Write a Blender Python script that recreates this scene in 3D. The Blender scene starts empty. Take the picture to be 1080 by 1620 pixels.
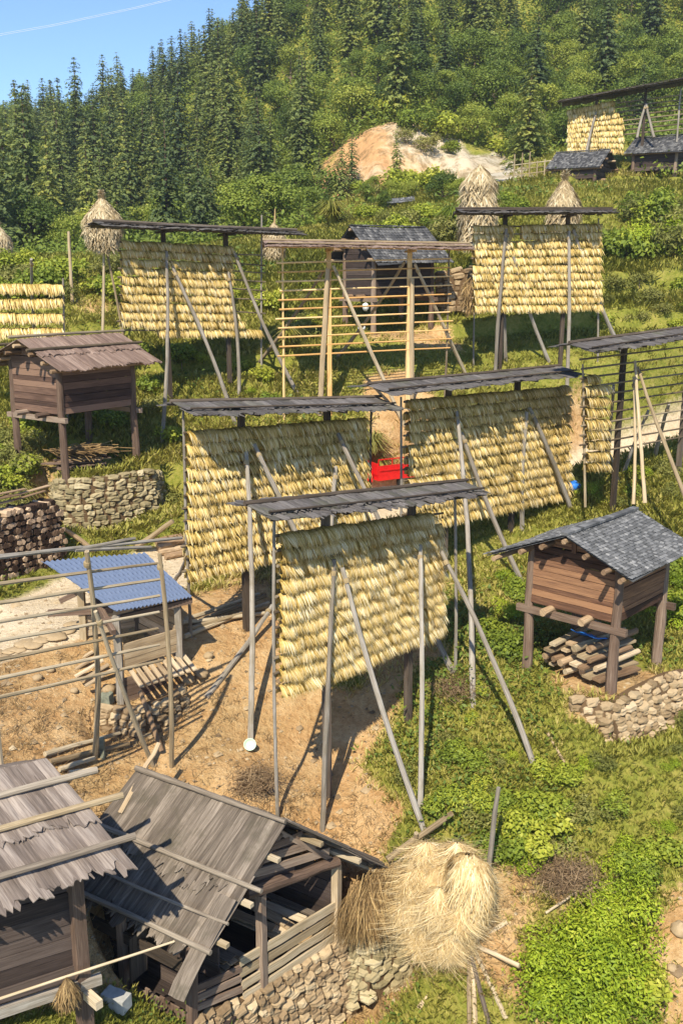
import bpy, math, random
import numpy as np
random.seed(11); RNG = np.random.default_rng(7)
sc = bpy.context.scene
COL = sc.collection
ZC = 14.0                        # camera height
FPX = 1500.0; PITCH = math.radians(14.2)
CP, SP = math.cos(PITCH), math.sin(PITCH)
ORD = ['first','second','third','fourth','fifth','sixth','seventh','eighth','ninth','tenth','eleventh','twelfth','thirteenth','fourteenth',
 'fifteenth','sixteenth','seventeenth','eighteenth','nineteenth','twentieth','twenty-first','twenty-second','twenty-third','twenty-fourth',
 'twenty-fifth','twenty-sixth','twenty-seventh','twenty-eighth','twenty-ninth','thirtieth','thirty-first','thirty-second','thirty-third','thirty-fourth']

_T = ['thirty','forty','fifty','sixty','seventy','eighty','ninety']
ORD = ORD[:29]+[w if False else (t[:-1]+'ieth' if i == 0 else t+'-'+ORD[i-1]) for t in _T for i in range(10)]
# ---------------------------------------------------------------- survey helpers (photo bearing + distance -> world point)
def V(*a): return np.array(a, dtype=float)
def ray(px, py):
    u = (px-540)/FPX; v = (py-810)/FPX
    return V(u, CP - v*SP, -(SP + v*CP))
def P(px, py, Y):
    d = ray(px, py); t = Y/d[1]
    return V(d[0]*t, Y, ZC + d[2]*t)
def unit(a):
    n = np.linalg.norm(a); return a/n if n > 1e-9 else a
def on_plane(px, py, a, b):
    """ray with the vertical plane through the xy points a, b"""
    d = ray(px, py); n = V(-(b[1]-a[1]), b[0]-a[0])
    t = (n @ a[:2])/(n @ d[:2]); return V(d[0]*t, d[1]*t, ZC + d[2]*t)

# ---------------------------------------------------------------- terrain height
ANCH = [
 (545,1620,14.5),(420,1700,13.2),(335,1720,12.3),(640,1600,14.3),(180,1600,12.9),(60,1610,12.2),(720,1610,13.7),(900,1600,13.7),(1075,1600,13.7),
 (700,1500,14.6),(620,1400,15.8),
 (850,1450,14.9),(1075,1450,14.9),(670,1310,16.3),(845,1215,17.5),(1075,1300,16.6),(960,1330,16.2),(800,1330,16.1),
 (510,1310,17.2),(437,1235,17.7),(395,1172,18.8),(340,1230,17.3),(520,1200,19.0),
 (270,1210,17.5),(150,1195,17.3),(40,1180,16.8),(-60,1180,16.3),(200,1120,19.0),(60,1090,18.6),(330,1095,19.6),(-80,1060,18.8),
 (400,1010,21.8),(303,1015,21.0),(560,1090,20.6),(715,1060,20.4),(747,1112,19.5),(650,1130,19.6),
 (965,1090,19.0),(830,1060,20.4),(1060,1062,20.3),(925,1050,20.6),(1080,1160,18.2),(900,1150,18.1),(1000,1170,17.7),
 (712,915,26.0),(825,920,25.2),(780,960,23.8),(900,830,28.0),(1000,800,28.6),(1080,790,28.5),(600,930,25.6),
 (105,750,28.0),(32,735,29.4),(232,740,29.8),(150,700,31.0),(170,835,26.9),(60,860,25.6),(20,800,27.2),(270,830,27.5),
 (257,702,32.0),(265,612,34.8),(358,610,35.0),(378,628,34.6),(300,660,33.2),(60,650,32.5),(-60,640,33.0),
 (450,622,34.6),(540,640,34.2),(650,640,34.2),(735,590,36.0),(470,560,37.2),(620,528,39.2),(700,525,39.4),(545,530,39.2),(620,500,42.0),
 (783,590,36.4),(868,570,37.2),(896,610,36.0),(985,560,37.6),(750,545,38.4),(946,530,39.4),(1075,500,41.0),(960,432,44.0),(1075,425,44.5),(960,415,46.5),
 (60,505,38.5),(200,500,40.0),(60,430,42.8),(60,414,48.0),(200,414,49.0),(330,414,50.0),(-80,420,47.0),
 (600,380,50.0),(520,385,52.0),(750,372,48.0),(890,368,48.0),(850,300,58.0),(940,290,60.5),(1040,283,62.0),(1000,340,52.0),(1075,330,53.0),(700,330,58.0),
 (900,243,72.0),(1080,232,72.0),(800,290,68.0),(640,325,66.0),
 (560,320,72.0),(620,300,77.0),(700,292,78.0),(800,282,80.0),(560,250,84.0),(600,210,86.0),(650,200,88.0),(720,222,87.0),(800,250,86.0),(900,200,92.0),(1080,150,100.0),
 (0,405,80.0),(150,405,80.0),(300,402,78.0),(430,390,78.0),(0,330,110.0),(200,300,110.0),(330,300,100.0),(450,250,100.0),
 (-200,330,130.0),(-200,250,200.0),(0,238,195.0),(120,226,182.0),(200,206,174.0),(270,170,164.0),(330,122,154.0),(430,48,142.0),(520,-25,140.0),
 (540,120,112.0),(700,100,110.0),(850,90,115.0),(1000,60,120.0),(1200,60,120.0),(700,-40,145.0),(900,-60,150.0),(1100,-80,155.0),(1300,-60,150.0),
 (1250,280,62.0),(1250,420,46.0),(1250,600,38.0),(1250,800,29.0),(1250,1100,19.0),(1250,1500,14.0),
 (-250,420,48.0),(-250,640,33.0),(-250,900,22.0),(-300,1200,15.5),(-300,1600,11.5),
]
_pts = np.array([P(*a) for a in ANCH])
_extra = np.array([[-90,235,ZC+10],[-40,225,ZC+11],[0,225,ZC+17],[60,230,ZC+34],[130,230,ZC+34],[-150,200,ZC+14],[-13,6,-2.6],[0,6,-2.4],[13,6,-2.2],[0,9,-0.9]], float)
_pts = np.vstack([_pts, _extra])
_S = 20.0
def _phi(r2): return np.where(r2 > 1e-12, 0.5*r2*np.log(np.maximum(r2, 1e-12)), 0.0)
def _fit(pts):
    n = len(pts); xy = pts[:, :2]/_S
    K = _phi(((xy[:, None]-xy[None])**2).sum(-1)) + np.eye(n)*0.0006*(1+ (pts[:,1]/40)**2)
    A = np.zeros((n+3, n+3)); A[:n, :n] = K; A[:n, n] = 1; A[:n, n+1:] = xy; A[n, :n] = 1; A[n+1:, :n] = xy.T
    b = np.zeros(n+3); b[:n] = pts[:, 2]
    w = np.linalg.solve(A, b); return xy, w
_axy, _aw = _fit(_pts)
def _tps(x, y):
    out = np.empty(x.shape); n = len(_axy)
    for i in range(0, len(x), 20000):
        q = np.stack([x[i:i+20000], y[i:i+20000]], -1)/_S
        out[i:i+20000] = _phi(((q[:, None]-_axy[None])**2).sum(-1)) @ _aw[:n] + _aw[n] + q @ _aw[n+1:]
    return out
_wav = [(RNG.uniform(0, 6.28), RNG.uniform(0, 6.28), f*RNG.uniform(.8, 1.25), f) for f in (.35,.35,.6,.6,1.0,1.0,1.7,1.7,2.9,2.9,4.5,4.5) for _ in (0,1)]
def fbm(x, y, sc_=1.0):
    s = np.zeros_like(x)
    for a, ph, k, f in _wav:
        s += np.sin((x*math.cos(a)+y*math.sin(a))*k*sc_+ph+np.sin((x*math.sin(a)-y*math.cos(a))*k*sc_*.7+ph*2))/(f*4.2+1)
    return s*.33
PATHPTS = [(-200,1060,19.6),(-40,1020,20.6),(50,985,21.4),(160,940,23.6),(265,893,26.0),(400,858,28.0),(560,815,30.4),(700,780,32.2),(900,750,33.2),(1080,704,36.2),(1250,660,40)]
PATHW = np.array([P(*a) for a in PATHPTS])
PADS = []      # (x, y, z, r_in, r_out)
CUTS = []      # (top line points, drops, reach): ground stepped down in front of a retaining wall
def path_dist(x, y):
    best = np.full(x.shape, 1e9); zb = np.zeros(x.shape)
    for a, b in zip(PATHW[:-1], PATHW[1:]):
        d = b[:2]-a[:2]; L2 = d@d
        t = np.clip(((x-a[0])*d[0]+(y-a[1])*d[1])/L2, 0, 1)
        dist = np.hypot(x-a[0]-t*d[0], y-a[1]-t*d[1]); z = a[2]+t*(b[2]-a[2])
        m = dist < best; best = np.where(m, dist, best); zb = np.where(m, z, zb)
    return best, zb
def lerp(a, b, t): return a+(b-a)*t
def sstep(a, b, x):
    t = np.clip((x-a)/(b-a), 0, 1); return t*t*(3-2*t)
def T(x, y):
    x = np.atleast_1d(np.asarray(x, float)); y = np.atleast_1d(np.asarray(y, float)); sh = x.shape
    x = x.ravel(); y = y.ravel()
    z = _tps(x, y)
    far = sstep(45, 110, y)
    z = z + fbm(x, y)*(.10+.0*far) + far*fbm(x*.18, y*.18)*2.4
    d, pz = path_dist(x, y)
    w = sstep(2.3, 1.2, d); z = z*(1-w)+(pz+fbm(x, y)*.03)*w
    for cx, cy, cz, r0, r1 in PADS:
        w = sstep(r1, r0, np.hypot(x-cx, y-cy)); z = z*(1-w)+cz*w
    for pts, hs, reach in CUTS:
        if len(x) > 1 and (y.min() > pts[0][1]+12): continue
        best = np.full(x.shape, 1e9); tgt = np.zeros(x.shape); side = np.zeros(x.shape); endf = np.ones(x.shape)
        for i in range(len(pts)-1):
            a, b = pts[i], pts[i+1]; d = (b-a)[:2]; L = math.hypot(*d); d = d/L
            s = (x-a[0])*d[0]+(y-a[1])*d[1]; t = np.clip(s/L, 0, 1); dist = np.hypot(x-a[0]-t*L*d[0], y-a[1]-t*L*d[1])
            un = s-np.clip(s, 0, L); dist = dist+1.6*np.abs(un) if (i in (0, len(pts)-2)) else dist
            m = dist < best-1e-6; best = np.where(m, dist, best); side = np.where(m, (x-a[0])*d[1]-(y-a[1])*d[0], side)
            tgt = np.where(m, lerp(a[2], b[2], t)-lerp(hs[i], hs[i+1], t), tgt)
        sd_ = np.where(side > 0, best, -best); w = sstep(reach, reach*.5, sd_)*sstep(-.12, -.02, sd_)
        z = z*(1-w)+np.minimum(z, tgt)*w
    return z.reshape(sh)
def T1(x, y): return float(T(x, y)[0])
_tt = np.concatenate([np.arange(9, 60, .06), np.arange(60, 260, .4)])
def G(px, py):
    """where the sight line through a photo point meets the ground"""
    d = ray(px, py); t = _tt/d[1]; x = d[0]*t; y = d[1]*t; z = ZC+d[2]*t
    h = z-T(x, y); i = int(np.argmax(h < 0)) if (h < 0).any() else len(t)-1
    if i > 0:
        f = h[i-1]/(h[i-1]-h[i]+1e-9); tt = t[i-1]+(t[i]-t[i-1])*f
    else: tt = t[0]
    x, y = d[0]*tt, d[1]*tt
    return V(x, y, T1(x, y))

# ---------------------------------------------------------------- mesh builder
class MB:
    def __init__(s): s.v = []; s.f = []; s.uv = []; s.t = []; s.m = []; s.n = 0
    def add(s, verts, faces, uvs=None, tint=None, mat=0):
        b = s.n; vs = np.asarray(verts, float); s.v.append(vs); s.n += len(vs)
        tn = random.random() if tint is None else tint
        for k, f in enumerate(faces):
            s.f.append([b+i for i in f]); s.t.append(tn); s.m.append(mat)
            s.uv.append(uvs[k] if uvs is not None else [(0, 0)]*len(f))
    def beam(s, a, b, w, h, up=(0, 0, 1), tint=None, mat=0, jit=0.0, segs=1):
        a = np.asarray(a, float); b = np.asarray(b, float); d = b-a; L = np.linalg.norm(d); d = d/L
        up = np.asarray(up, float)
        if abs(d @ unit(up)) > .97: up = V(1, 0, 0) if abs(d[0]) < .9 else V(0, 1, 0)
        r = unit(np.cross(d, up)); u = np.cross(r, d)
        vs = []
        for k in range(segs+1):
            c = a+d*L*k/segs + (r*random.uniform(-jit, jit)+u*random.uniform(-jit, jit) if jit else 0)
            for sx, sy in ((-1,-1),(1,-1),(1,1),(-1,1)): vs.append(c + r*w/2*sx + u*h/2*sy)
        fs = []; uv = []; u0 = random.uniform(0, 50); v0 = random.uniform(0, 50); per = [0, w, w+h, 2*w+h, 2*w+2*h]
        for k in range(segs):
            for j in range(4):
                j2 = (j+1) % 4; o = k*4
                fs.append([o+j, o+j2, o+4+j2, o+4+j]); la, lb = L*k/segs, L*(k+1)/segs
                uv.append([(u0+la, v0+per[j]), (u0+la, v0+per[j+1]), (u0+lb, v0+per[j+1]), (u0+lb, v0+per[j])])
        fs.append([3,2,1,0]); uv.append([(u0,v0+h),(u0+w*.3,v0+h),(u0+w*.3,v0),(u0,v0)])
        o = segs*4; fs.append([o,o+1,o+2,o+3]); uv.append([(u0,v0),(u0+w*.3,v0),(u0+w*.3,v0+h),(u0,v0+h)])
        s.add(vs, fs, uv, tint, mat)
    def tube(s, pts, r, n=8, tint=None, mat=0, wob=0.0, flat=1.0):
        """pts: polyline; r: radius or list"""
        pts = [np.asarray(p, float) for p in pts]; m = len(pts)
        rs = r if isinstance(r, (list, tuple)) else [r]*m
        vs = []; u0 = random.uniform(0, 50); v0 = random.uniform(0, 50); L = 0; Ls = []
        ref = None
        for i, p in enumerate(pts):
            d = unit(pts[min(i+1, m-1)]-pts[max(i-1, 0)])
            if i: L += np.linalg.norm(p-pts[i-1])
            Ls.append(L)
            if ref is None: ref = V(0, 0, 1) if abs(d[2]) < .9 else V(1, 0, 0)
            r1 = unit(np.cross(d, ref)); u1 = np.cross(r1, d)
            for j in range(n):
                a = 6.28318*j/n; q = rs[i]*(1+random.uniform(-wob, wob))
                vs.append(p+(r1*math.cos(a)+u1*math.sin(a)*flat)*q)
        fs = []; uv = []; c = 6.28*rs[0]
        for i in range(m-1):
            for j in range(n):
                k = (j+1) % n
                fs.append([i*n+j, i*n+k, (i+1)*n+k, (i+1)*n+j])
                uv.append([(u0+Ls[i], v0+c*j/n), (u0+Ls[i], v0+c*(j+1)/n), (u0+Ls[i+1], v0+c*(j+1)/n), (u0+Ls[i+1], v0+c*j/n)])
        fs.append(list(range(n))[::-1]); uv.append([(u0+.02*math.cos(6.28*j/n), v0+rs[0]*math.sin(6.28*j/n)) for j in range(n)])
        fs.append([(m-1)*n+j for j in range(n)]); uv.append([(u0+.02*math.cos(6.28*j/n), v0+rs[0]*math.sin(6.28*j/n)) for j in range(n)])
        s.add(vs, fs, uv, tint, mat)
    def pole(s, a, b, r0, r1=None, n=8, bend=.02, tint=None, mat=0, segs=5):
        """a slightly crooked tapering round pole"""
        a = np.asarray(a, float); b = np.asarray(b, float); r1 = r0*.8 if r1 is None else r1; L = np.linalg.norm(b-a)
        off = V(random.uniform(-1,1), random.uniform(-1,1), random.uniform(-.4,.4))*bend*L*.35
        pts = [a+(b-a)*k/segs + off*math.sin(math.pi*k/segs) + (V(*(random.uniform(-1,1) for _ in range(3)))*r0*.12 if 0 < k < segs else 0) for k in range(segs+1)]
        s.tube(pts, [r0+(r1-r0)*k/segs for k in range(segs+1)], n, tint, mat, wob=.09)
    def sheet(s, g, th, tint=None, mat=0, uvscale=None):
        """solid sheet from a grid g[nu][nv] of points; thickness th along the normal"""
        g = np.asarray(g, float); nu, nv = g.shape[:2]
        du = np.gradient(g, axis=0); dv = np.gradient(g, axis=1); nn = np.cross(du, dv)
        nn /= np.maximum(np.linalg.norm(nn, axis=-1, keepdims=True), 1e-9)
        if nn[..., 2].mean() < 0: nn = -nn; flip = True
        else: flip = False
        top = g.reshape(-1, 3); bot = (g-nn*th).reshape(-1, 3); N = nu*nv
        lu = np.linalg.norm(g[-1,0]-g[0,0]); lv = np.linalg.norm(g[0,-1]-g[0,0])
        if uvscale: lu, lv = uvscale
        u0 = random.uniform(0, 50); v0 = random.uniform(0, 50)
        U = lambda i, j: (u0+lv*j/(nv-1), v0+lu*i/(nu-1))
        fs = []; uv = []
        for i in range(nu-1):
            for j in range(nv-1):
                a, b, c, d = i*nv+j, (i+1)*nv+j, (i+1)*nv+j+1, i*nv+j+1
                q = [a, b, c, d]; w = [U(i,j), U(i+1,j), U(i+1,j+1), U(i,j+1)]
                if flip: q = q[::-1]; w = w[::-1]
                fs.append(q); uv.append(w); fs.append([N+k for k in q[::-1]]); uv.append(w[::-1])
        rim = [(0,j) for j in range(nv)]+[(i,nv-1) for i in range(1,nu)]+[(nu-1,j) for j in range(nv-2,-1,-1)]+[(i,0) for i in range(nu-2,0,-1)]
        for k in range(len(rim)):
            a = rim[k]; b = rim[(k+1) % len(rim)]; ia = a[0]*nv+a[1]; ib = b[0]*nv+b[1]
            q = [ia, ib, N+ib, N+ia]; w = [U(*a), U(*b), U(*b), U(*a)]
            if flip: q = q[::-1]; w = w[::-1]
            fs.append(q); uv.append(w)
        s.add(np.vstack([top, bot]), fs, uv, tint, mat)
    def build(s, name, mats, parent=None, origin=None, smooth=False):
        mats = mats if isinstance(mats, (list, tuple)) else [mats]
        me = bpy.data.meshes.new(name)
        v = np.vstack(s.v) if s.v else np.zeros((0, 3))
        org = np.zeros(3)
        if parent is not None:
            q = parent
            while q is not None: org = org+np.array(q.location); q = q.parent
        elif origin is not None: org = np.asarray(origin, float)
        me.from_pydata((v-org).tolist(), [], s.f)
        uvl = me.uv_layers.new(name='UVMap')
        flat = np.array([c for f in s.uv for p in f for c in p], dtype=np.float32); uvl.data.foreach_set('uv', flat)
        at = me.attributes.new('tint', 'FLOAT', 'FACE'); at.data.foreach_set('value', np.array(s.t, dtype=np.float32))
        for m in mats: me.materials.append(m)
        me.polygons.foreach_set('material_index', np.array(s.m, dtype=np.int32))
        if smooth: me.polygons.foreach_set('use_smooth', np.ones(len(s.f), dtype=bool))
        o = bpy.data.objects.new(name, me); COL.objects.link(o)
        if parent is not None: o.parent = parent
        elif origin is not None: o.location = [float(c) for c in org]
        return o

def np_mesh(name, verts, quads, tint, mats, smooth=False, mat_idx=None):
    """large all-quad meshes straight from numpy"""
    me = bpy.data.meshes.new(name); nv, nf = len(verts), len(quads); k = quads.shape[1]
    me.vertices.add(nv); me.vertices.foreach_set('co', np.ascontiguousarray(verts, dtype=np.float32).ravel())
    me.loops.add(nf*k); me.loops.foreach_set('vertex_index', np.ascontiguousarray(quads, dtype=np.int32).ravel())
    me.polygons.add(nf); me.polygons.foreach_set('loop_start', np.arange(0, nf*k, k, dtype=np.int32))
    if tint is not None:
        at = me.attributes.new('tint', 'FLOAT', 'FACE'); at.data.foreach_set('value', np.ascontiguousarray(tint, dtype=np.float32))
    for m in (mats if isinstance(mats, (list, tuple)) else [mats]): me.materials.append(m)
    if mat_idx is not None: me.polygons.foreach_set('material_index', np.ascontiguousarray(mat_idx, dtype=np.int32))
    if smooth: me.polygons.foreach_set('use_smooth', np.ones(nf, dtype=bool))
    me.update(calc_edges=True); me.validate()
    return me
def tag(o, label=None, cat=None, group=None, kind=None):
    if label: o['label'] = label
    if cat: o['category'] = cat
    if group: o['group'] = group
    if kind: o['kind'] = kind
    return o
def thing(name, loc, label, cat, group=None):
    o = bpy.data.objects.new(name, None); COL.objects.link(o); o.location = [float(c) for c in loc]; o.empty_display_size = .2
    return tag(o, label, cat, group)
def link_mesh(name, me, parent=None, loc=None, rot=None, scale=None):
    o = bpy.data.objects.new(name, me); COL.objects.link(o)
    if parent is not None: o.parent = parent
    if loc is not None: o.location = [float(c) for c in loc]
    if rot is not None: o.rotation_euler = rot
    if scale is not None: o.scale = scale if isinstance(scale, (tuple, list)) else (scale,)*3
    return o

# ---------------------------------------------------------------- materials
def s2l(c): return tuple(((x/255)/12.92 if x/255 <= .04045 else ((x/255+.055)/1.055)**2.4) for x in c)
class NT:
    def __init__(s, name):
        s.mat = bpy.data.materials.new(name); s.mat.use_nodes = True; s.t = s.mat.node_tree; s.t.nodes.clear()
        s.out = s.n('ShaderNodeOutputMaterial')
    def n(s, typ, **kw):
        o = s.t.nodes.new(typ)
        for k, v in kw.items():
            if k.startswith('i_'): o.inputs[k[2:].replace('_', ' ')].default_value = v
            else: setattr(o, k, v)
        return o
    def l(s, a, b): s.t.links.new(a, b)
    def ramp(s, fac, stops, interp='LINEAR'):
        r = s.n('ShaderNodeValToRGB'); r.color_ramp.interpolation = interp; e = r.color_ramp.elements
        while len(e) < len(stops): e.new(.5)
        for k, (p, c) in enumerate(stops): e[k].position = p; e[k].color = (*c, 1)
        s.l(fac, r.inputs[0]); return r.outputs[0]
    def attr(s, name, out='Fac'):
        a = s.n('ShaderNodeAttribute'); a.attribute_name = name; return a.outputs[out]
    def noise(s, vec, scale, detail=4, rough=.6, dist=0.0):
        o = s.n('ShaderNodeTexNoise'); o.inputs['Scale'].default_value = scale; o.inputs['Detail'].default_value = detail
        o.inputs['Roughness'].default_value = rough; o.inputs['Distortion'].default_value = dist
        if vec is not None: s.l(vec, o.inputs['Vector'])
        return o.outputs[0]
    def mapping(s, vec, scale, loc=(0,0,0)):
        m = s.n('ShaderNodeMapping'); m.inputs['Scale'].default_value = scale; m.inputs['Location'].default_value = loc; s.l(vec, m.inputs['Vector']); return m.outputs[0]
    def mix(s, fac, a, b, mode='MIX'):
        m = s.n('ShaderNodeMix', data_type='RGBA', blend_type=mode)
        for sock, v in ((m.inputs[0], fac), (m.inputs[6], a), (m.inputs[7], b)):
            if isinstance(v, (int, float)): sock.default_value = v
            elif isinstance(v, tuple): sock.default_value = (*v, 1)
            else: s.l(v, sock)
        return m.outputs[2]
    def math(s, op, a, b=None):
        m = s.n('ShaderNodeMath', operation=op)
        for k, v in enumerate((a, b)):
            if v is None: continue
            if isinstance(v, (int, float)): m.inputs[k].default_value = v
            else: s.l(v, m.inputs[k])
        return m.outputs[0]
    def pbsdf(s, col, rough=.8, bump=None, bstr=.4, bdist=.01, spec=.3, metallic=0):
        p = s.n('ShaderNodeBsdfPrincipled'); p.inputs['Roughness'].default_value = rough; p.inputs['Specular IOR Level'].default_value = spec
        p.inputs['Metallic'].default_value = metallic
        if isinstance(col, tuple): p.inputs['Base Color'].default_value = (*col, 1)
        else: s.l(col, p.inputs['Base Color'])
        if bump is not None:
            b = s.n('ShaderNodeBump'); b.inputs['Strength'].default_value = bstr; b.inputs['Distance'].default_value = bdist
            s.l(bump, b.inputs['Height']); s.l(b.outputs[0], p.inputs['Normal'])
        return p.outputs[0]
    def done(s, sh): s.l(sh, s.out.inputs['Surface']); return s.mat
MATS = {}
def wood(name, dark, mid, light, rough=.85, grain=1.0, moss=None, vary=.38):
    """weathered timber: grain runs along the U of each piece, every piece has its own tint"""
    k = NT(name); uv = k.n('ShaderNodeUVMap').outputs[0]; ti = k.attr('tint')
    st = k.mapping(uv, (2.0, 46*grain, 1)); g = k.noise(st, 1.0, 5, .65)
    st2 = k.mapping(uv, (.9, 9*grain, 1)); g2 = k.noise(st2, 1.0, 3, .5)
    f = k.math('ADD', k.math('MULTIPLY', g, .75), k.math('ADD', k.math('MULTIPLY', g2, .45), k.math('MULTIPLY', k.math('SUBTRACT', ti, .5), vary)))
    c = k.ramp(f, [(.28, dark), (.58, mid), (.86, light)])
    ck = k.ramp(k.noise(k.mapping(uv, (1.1, 95*grain, 1), (3,7,0)), 1.0, 3, .55), [(.60, (1,1,1)), (.70, (.32,.30,.28))]); c = k.mix(1.0, c, ck, 'MULTIPLY')
    if moss:
        tc = k.n('ShaderNodeTexCoord').outputs['Object']
        mk = k.ramp(k.noise(tc, 1.7, 4, .7), [(.5, (0,0,0)), (.68, (1,1,1))]); c = k.mix(k.math('MULTIPLY', mk, .6), c, moss)
    MATS[name] = k.done(k.pbsdf(c, rough, k.math('ADD', g, g2), .55, .006, .2)); return MATS[name]
W_GREY = wood('grey_pole_wood', (.075,.06,.046), (.25,.215,.175), (.47,.43,.375), moss=(.19,.155,.10), vary=.14)
W_TAN = wood('tan_pole_wood', (.13,.085,.045), (.33,.25,.15), (.56,.46,.32))
W_DARK = wood('dark_post_wood', (.025,.019,.014), (.075,.055,.04), (.16,.125,.095))
W_RAIL = wood('rail_wood', (.05,.036,.022), (.15,.11,.07), (.30,.24,.16))
W_NEW = wood('fresh_pine', (.42,.20,.06), (.66,.39,.14), (.85,.62,.33), .7)
W_PALE = wood('peeled_pale_pole', (.28,.20,.11), (.48,.36,.22), (.66,.54,.37), .7, vary=.2)
W_WALL = wood('granary_boards', (.05,.026,.017), (.15,.075,.045), (.34,.18,.095), vary=.6)
W_WALL2 = wood('old_granary_boards', (.045,.026,.02), (.115,.066,.048), (.24,.145,.10), vary=.55)
W_WALLD = wood('dark_granary_boards', (.022,.016,.014), (.06,.042,.035), (.12,.09,.075))
W_POST = wood('granary_post_wood', (.055,.034,.024), (.16,.105,.075), (.32,.24,.18))
BARK = wood('grey_bark_sheets', (.035,.03,.028), (.10,.088,.082), (.23,.205,.19), .95, .8, (.10,.10,.06), .2)
BARK_U = wood('red_brown_bark_sheets', (.08,.05,.038), (.20,.135,.105), (.37,.27,.215), .95, .8, None, .22)
W_OLD = wood('old_brown_pole', (.08,.06,.045), (.21,.17,.13), (.38,.32,.25))
BARK_R = wood('reddish_bark_sheets', (.068,.052,.043), (.175,.138,.116), (.36,.30,.255), .95, .8, None, .26)
BARK_F = wood('grey_brown_bark_boards', (.045,.035,.028), (.14,.112,.088), (.31,.255,.205), .95, .8, (.07,.06,.04), .24)
PLANK = wood('pale_sawn_planks', (.18,.12,.07), (.42,.31,.19), (.66,.54,.38))
FIREW = wood('firewood', (.035,.02,.013), (.12,.072,.045), (.50,.36,.24), vary=1.1)
LOG = wood('log_bark', (.10,.06,.035), (.28,.18,.105), (.5,.36,.22))

def straw_mat(name, stops, trans=.18):
    k = NT(name); ti = k.attr('tint'); oi = k.n('ShaderNodeObjectInfo').outputs['Random']
    tc = k.n('ShaderNodeTexCoord').outputs['Object']; nz = k.noise(tc, 2.3, 3, .6)
    f = k.math('ADD', ti, k.math('ADD', k.math('MULTIPLY', k.math('SUBTRACT', oi, .5), .16), k.math('MULTIPLY', k.math('SUBTRACT', nz, .5), .5)))
    c = k.ramp(f, stops)
    a = k.pbsdf(c, .65, None, spec=.25); tr = k.n('ShaderNodeBsdfTranslucent'); k.l(c, tr.inputs['Color'])
    m = k.n('ShaderNodeMixShader'); m.inputs[0].default_value = trans; k.l(a, m.inputs[1]); k.l(tr.outputs[0], m.inputs[2])
    MATS[name] = k.done(m.outputs[0]); return MATS[name]
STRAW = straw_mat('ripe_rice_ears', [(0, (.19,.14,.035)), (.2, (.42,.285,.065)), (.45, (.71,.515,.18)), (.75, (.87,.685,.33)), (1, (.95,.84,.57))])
HAY = straw_mat('dry_straw', [(0, (.34,.21,.08)), (.35, (.60,.43,.20)), (.7, (.76,.59,.32)), (1, (.86,.73,.48))])
HAYG = straw_mat('weathered_straw', [(0, (.22,.15,.07)), (.4, (.44,.33,.18)), (.8, (.62,.50,.31)), (1, (.72,.61,.42))])
HAYB = straw_mat('brown_straw', [(0, (.10,.06,.025)), (.5, (.28,.18,.08)), (1, (.55,.38,.17))])

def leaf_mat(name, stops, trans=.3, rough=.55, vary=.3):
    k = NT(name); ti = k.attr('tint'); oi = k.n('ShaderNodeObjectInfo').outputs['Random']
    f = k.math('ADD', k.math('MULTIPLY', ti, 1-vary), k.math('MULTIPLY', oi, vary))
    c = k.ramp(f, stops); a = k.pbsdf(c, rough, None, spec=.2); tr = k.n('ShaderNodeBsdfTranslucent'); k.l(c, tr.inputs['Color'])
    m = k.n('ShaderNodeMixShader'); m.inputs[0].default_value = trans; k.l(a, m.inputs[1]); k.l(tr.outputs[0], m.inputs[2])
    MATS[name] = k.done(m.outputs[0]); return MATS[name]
FIRLEAF = leaf_mat('fir_needles', [(0, (.045,.075,.035)), (.35, (.115,.155,.055)), (.7, (.22,.255,.065)), (1, (.40,.38,.08))], .3, .6, .5)
BROADLEAF = leaf_mat('broad_leaves', [(0, (.075,.105,.02)), (.35, (.20,.26,.034)), (.7, (.37,.40,.046)), (1, (.60,.56,.09))], .34, .5, .5)
HILLLEAF = leaf_mat('hill_leaves', [(0, (.04,.065,.016)), (.35, (.115,.165,.03)), (.7, (.235,.285,.042)), (1, (.46,.45,.08))], .3, .5, .6)
BRIGHTLEAF = leaf_mat('bright_weed_leaves', [(0, (.07,.10,.015)), (.35, (.19,.265,.022)), (.7, (.36,.44,.032)), (1, (.60,.58,.08))], .33, .5, .4)
DULLLEAF = leaf_mat('dull_scrub_leaves', [(0, (.09,.10,.025)), (.5, (.21,.215,.05)), (1, (.40,.36,.12))], .3, .6, .4)
GRASSM = leaf_mat('short_grass', [(0, (.11,.12,.022)), (.3, (.23,.235,.038)), (.6, (.37,.335,.07)), (.82, (.50,.41,.14)), (1, (.64,.51,.24))], .3, .6, .0)
DRYM = leaf_mat('dry_brush', [(0, (.10,.06,.035)), (.5, (.24,.16,.09)), (1, (.45,.32,.18))], .15, .7, .2)

def plain(name, col, rough=.6, spec=.3, metallic=0, var=.15, scale=8):
    k = NT(name); tc = k.n('ShaderNodeTexCoord').outputs['Object']; nz = k.noise(tc, scale, 4, .6)
    d = tuple(c*(1-var*1.6) for c in col); b = tuple(min(1, c*(1+var)) for c in col)
    c = k.ramp(nz, [(.3, d), (.7, b)]); MATS[name] = k.done(k.pbsdf(c, rough, nz, .15, .01, spec, metallic)); return MATS[name]
RED = plain('red_paint', (.62,.012,.012), .35, .5, 0, .12)
BLACK = plain('black_rubber', (.02,.02,.02), .7)
STEEL = plain('grey_steel', (.25,.25,.25), .4, .5, .6)
BLUEP = plain('blue_plastic', (.02,.16,.55), .5)
WHITE = plain('white_plastic', (.75,.76,.74), .5, .4, 0, .05)
CELADON = plain('pale_green_enamel', (.55,.68,.52), .3, .5, 0, .05)
CONC = plain('concrete', (.42,.41,.38), .9, .2)
FURW = plain('white_cloth', (.75,.70,.64), .8, .2, 0, .06)
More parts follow.
